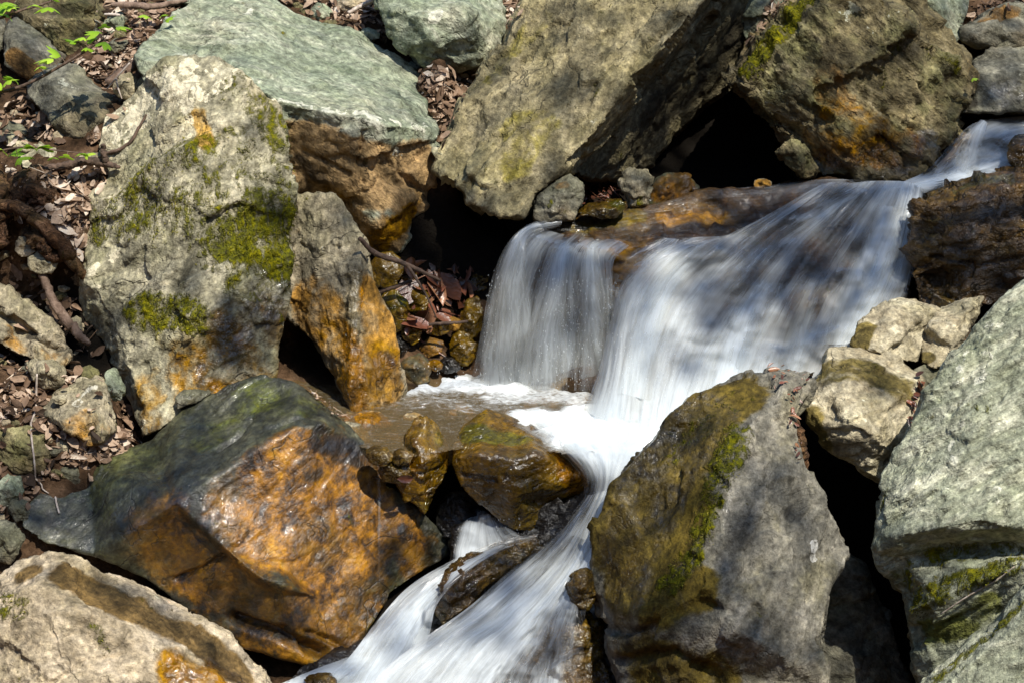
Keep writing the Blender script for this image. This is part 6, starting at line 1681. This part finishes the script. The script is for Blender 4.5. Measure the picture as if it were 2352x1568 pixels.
maple_twig('tiny maple seedling in the leaf litter beside the long slab', [(336, 66, .82, 1.6), (338, 50, .82, 1.4), (340, 38, .82, 1.2)], [(330, 36, .9), (372, 34, .8), (380, 46, .8)], 24)
maple_twig('single green sprout beside the wet bluish slab', [(2232, 190, .58, 1.2), (2232, 182, .58, 1.2), (2233, 174, .58, 1.0)], [(2233, 178, .6)], 25)


def dead_leaf(label, u, v, L, c, rot, seed, mat='litter'):
    rr = random.Random(seed)
    vs, fs = leaf_geo(rr, L)
    h = surf(u, v)
    me = mesh_np('dead_leaf', np.array(vs), np.array(fs), M[mat])
    me.attributes.new('lc', 'FLOAT', 'POINT').data.foreach_set('value', np.full(len(vs), c))
    o = add('dead_leaf', me)
    o.location = h[0] + (CAM - h[0]).normalized() * .012
    o.rotation_euler = [math.radians(a) for a in rot]
    tag(o, label, 'leaf')


dead_leaf('large pale dry leaf beside the thin pale twig', 50, 938, .055, .95, (35, 10, 20), 31)
dead_leaf('pale folded leaf lying against the tall mossy boulder', 232, 432, .06, .9, (50, -20, 60), 32)
dead_leaf('curled tan leaf at the foot of the tan block', 205, 1096, .045, .6, (60, 0, 100), 33)
dead_leaf('pale grey leaf on the edge of the wet rusty boulder', 275, 1015, .06, .85, (35, 15, 10), 34)
dead_leaf('brown leaf standing in the pool outlet', 930, 1098, .05, .3, (70, 10, 30), 35, 'wetleaf')
dead_leaf('dark pointed leaf standing on top of the olive boulder', 1860, 858, .05, .1, (80, 20, 80), 36, 'wetleaf')
dead_leaf('orange brown leaf on the back edge of the olive boulder', 1778, 848, .035, .9, (60, 0, 10), 37, 'wetleaf')
# ------------------------------------------------------------------ tree added out of view, its leaves placed to shade the chosen zones
k = NT('green_foliage')
tc = k.n('ShaderNodeTexCoord').outputs['Object']
col = k.ramp(k.noise(tc, 9, 3), [(.3, (.035, .075, .012)), (.7, (.10, .17, .03))])
b = k.n('ShaderNodeBsdfDiffuse')
k.put(b.inputs['Color'], col)
t = k.n('ShaderNodeBsdfTranslucent')
k.put(t.inputs['Color'], col)
mx = k.n('ShaderNodeMixShader')
mx.inputs[0].default_value = .35
k.put(mx.inputs[1], b.outputs[0])
k.put(mx.inputs[2], t.outputs[0])
M['foliage'] = k.done(mx.outputs[0])

ZONES = [  # shaded part of the scene as seen, leaf cover, clumping
    ([(1640, 440), (1900, 400), (2110, 400), (2352, 230), (2352, 640), (2240, 740), (2160, 700), (2060, 680), (1960, 720), (1900, 800), (1850, 850), (1740, 870), (1620, 860), (1580, 760), (1600, 620)], 1.2, .12),
    ([(1420, 560), (1540, 530), (1640, 440), (1610, 620), (1580, 760), (1620, 860), (1570, 900), (1380, 870), (1400, 660)], .4, .1),
    ([(1690, 200), (1800, 120), (1900, 90), (2000, 130), (2110, 60), (2240, 140), (2200, 300), (2110, 410), (1850, 410)], .65, .8),
    ([(1690, 140), (1812, -10), (2110, -10), (2110, 60), (1900, 90)], .5, .8),
    ([(1310, 392), (1500, 150), (1640, -10), (1800, -10), (1735, 90), (1650, 230), (1450, 412)], 2.2, .2),
    ([(1440, 412), (1650, 240), (1680, 200), (1800, 340), (1850, 405), (1600, 440)], 2.5, .1),
    ([(930, 500), (1000, 430), (1070, 450), (1180, 520), (1110, 610), (930, 610)], 2.0, .1),
    ([(2110, -10), (2352, -10), (2352, 240), (2230, 250), (2240, 130)], .9, .6),
    ([(1690, 880), (1540, 950), (1400, 1110), (1353, 1300), (1390, 1500), (1420, 1568), (1700, 1568), (1600, 1400), (1640, 1200), (1700, 1000)], .55, .6),
    ([(1720, 1020), (1800, 1000), (1940, 1270), (1890, 1568), (1700, 1568), (1620, 1350)], .65, .7),
    ([(1940, 1250), (2000, 1330), (2100, 1568), (1890, 1568), (1890, 1400)], 1.8, .3),
    ([(2020, 1290), (2352, 1260), (2352, 1290), (2100, 1400), (2085, 1560), (2060, 1380)], .5, .6),
    ([(50, 1165), (340, 1010), (470, 930), (520, 1000), (480, 1090), (400, 1160), (290, 1250), (100, 1245)], 1.3, .5),
    ([(520, 890), (600, 860), (680, 885), (800, 985), (690, 970), (560, 1020)], .6, .6),
    ([(300, 1260), (410, 1180), (600, 1340), (680, 1400), (800, 1500), (640, 1500), (420, 1390)], 1.0, .5),
    ([(890, 1140), (1035, 1240), (1035, 1280), (880, 1400), (870, 1280)], 1.2, .4),
    ([(690, 985), (800, 990), (870, 1070), (780, 1050)], .7, .5),
    ([(60, 1290), (330, 1350), (620, 1568), (500, 1540), (300, 1425), (100, 1340)], .8, .5),
    ([(480, 720), (560, 630), (680, 570), (660, 700), (625, 860), (480, 890)], 1.2, .5),
    ([(570, 210), (680, 420), (680, 560), (580, 500)], .7, .7),
    ([(200, 600), (440, 560), (480, 700), (220, 760)], .22, .6),
    ([(680, 450), (840, 560), (800, 700), (660, 720)], .4, .8),
    ([(640, 300), (860, 300), (860, 400), (1000, 430), (940, 540), (860, 570), (680, 440)], .8, .6),
    ([(1250, -10), (1060, 245), (1000, 400), (1160, 500), (1300, 380), (1640, -10)], .38, .95),
    ([(0, 410), (120, 420), (130, 540), (200, 640), (178, 700), (250, 860), (320, 1000), (220, 850), (160, 830), (100, 720), (0, 640)], 1.2, .5),
    ([(0, 0), (215, 0), (215, 150), (80, 190), (0, 200)], 1.0, .5),
    ([(64, 180), (180, 150), (280, 232), (212, 330), (70, 225)], .5, .7),
    ([(0, 1100), (100, 1100), (60, 1260), (0, 1310)], 1.2, .5),
    ([(0, 960), (70, 950), (150, 1090), (0, 1100)], .5, .7),
    ([(1340, 1170), (1400, 1150), (1360, 1330), (1300, 1568), (640, 1568), (850, 1440), (1040, 1280), (1230, 1220)], .6, .3),
    ([(1040, 1070), (1230, 1060), (1260, 1210), (1150, 1200)], .8, .5),
    ([(860, 560), (1110, 560), (1090, 690), (900, 670)], 1.6, .3),
    ([(1100, 580), (1400, 640), (1390, 850), (1080, 850)], .9, .3),
    ([(900, 80), (1150, 70), (1060, 158), (960, 148)], .6, .7),
    ([(440, 30), (800, 70), (980, 180), (980, 280), (640, 220)], .22, .95),
    ([(1860, 890), (1900, 805), (2090, 840), (2110, 920)], .5, .7),
]
rr = random.Random(77)
TB = Vector((6.6, -2.2, .6))
tree = bpy.data.objects.new('tree', None)
COL.objects.link(tree)
tree.location = TB
tag(tree, 'unseen leafy tree added to the right of the stream, leaves placed to shade it', 'tree')
V, F, heads = [], [], []
cand = []
for zi, (poly, cov, clump) in enumerate(ZONES):
    xs, ys = [p[0] for p in poly], [p[1] for p in poly]
    A = abs(sum(x1 * y2 - x2 * y1 for (x1, y1), (x2, y2) in zip(poly, poly[1:] + poly[:1]))) / 2
    n, k = int(cov * A * PXM * PXM / .00105), 0
    t0 = 8.4 + .5 * math.sin(zi * 2.4)
    while k < n:
        u, v = rr.uniform(min(xs), max(xs)), rr.uniform(min(ys), max(ys))
        if not inpoly(u, v, poly):
            continue
        k += 1
        h = surf(u, v)
        if h[0] is None:
            continue
        if ALL_BVH.ray_cast(h[0] + SUN * .03, SUN)[0] is not None:
            continue
        g = float(perlin(np.array([[h[0].x / .13, h[0].z / .13, h[0].y / .13 + zi]]))[0])
        if rr.random() < clump * min(1, max(0, .55 - 1.3 * g)):
            continue
        cand.append(h[0] + SUN * (t0 + rr.gauss(0, .45)))
for p in cand:
    q = Vector((rr.gauss(0, .5), rr.gauss(0, .5), 1)).normalized().to_track_quat('Z', 'Y').to_matrix() @ Matrix.Rotation(rr.uniform(0, 6.28), 3, 'Z')
    L, w = rr.uniform(.045, .075), rr.uniform(.018, .030)
    b0 = len(V)
    for s in ((-.5, 0, 0), (-.15, -1, .1), (.2, -.8, .1), (.5, 0, 0), (.2, .8, .1), (-.15, 1, .1)):
        V.append(p - TB + q @ Vector((s[0] * L, s[1] * w, s[2] * w)))
    F += [(b0, b0 + 1, b0 + 2, b0 + 3), (b0, b0 + 3, b0 + 4, b0 + 5)]
print('foliage leaves', len(cand))
add('shade_crown', mesh_np('shade_crown', np.array([list(q) for q in V]), np.array(F), M['foliage'], False), tree)
tube_obj('trunk', [[(Vector((0, 0, -.3)), .22), (Vector((.05, .05, 1.5)), .17), (Vector((-.1, .05, 4.5)), .15), (Vector((-.5, .1, 8.2)), .09)]], M['wood'], parent=tree, seed=3)
for grp in range(9):
    far = sorted(cand, key=lambda c: (c.x - (.8 + grp * .36)) ** 2 + (c.y + 3.4) ** 2)[0] - TB
    a = Vector((-.1, .05, 4.5)).lerp(Vector((-.5, .1, 8.2)), grp / 8)
    m = a.lerp(far, .5) + Vector((0, 0, .25))
    tube_obj('limb', [[(a, .05), (m, .022), (far, .006)]], M['wood'], parent=tree, seed=grp)
# ------------------------------------------------------------------ what repeats belongs to one group
for o in S.objects:
    if o.parent is None and o.get('category') in ('boulder', 'stone') and 'group' not in o:
        o['group'] = 'boulders heaped around the stream' if o['category'] == 'boulder' else 'loose stones along the stream'
    elif o.parent is None and o.name.split('.')[0] == 'dead_leaf':
        o['group'] = 'single dead leaves'
    elif o.parent is None and o.name.split('.')[0] == 'maple_twig':
        o['group'] = 'maple twigs with fresh leaves'
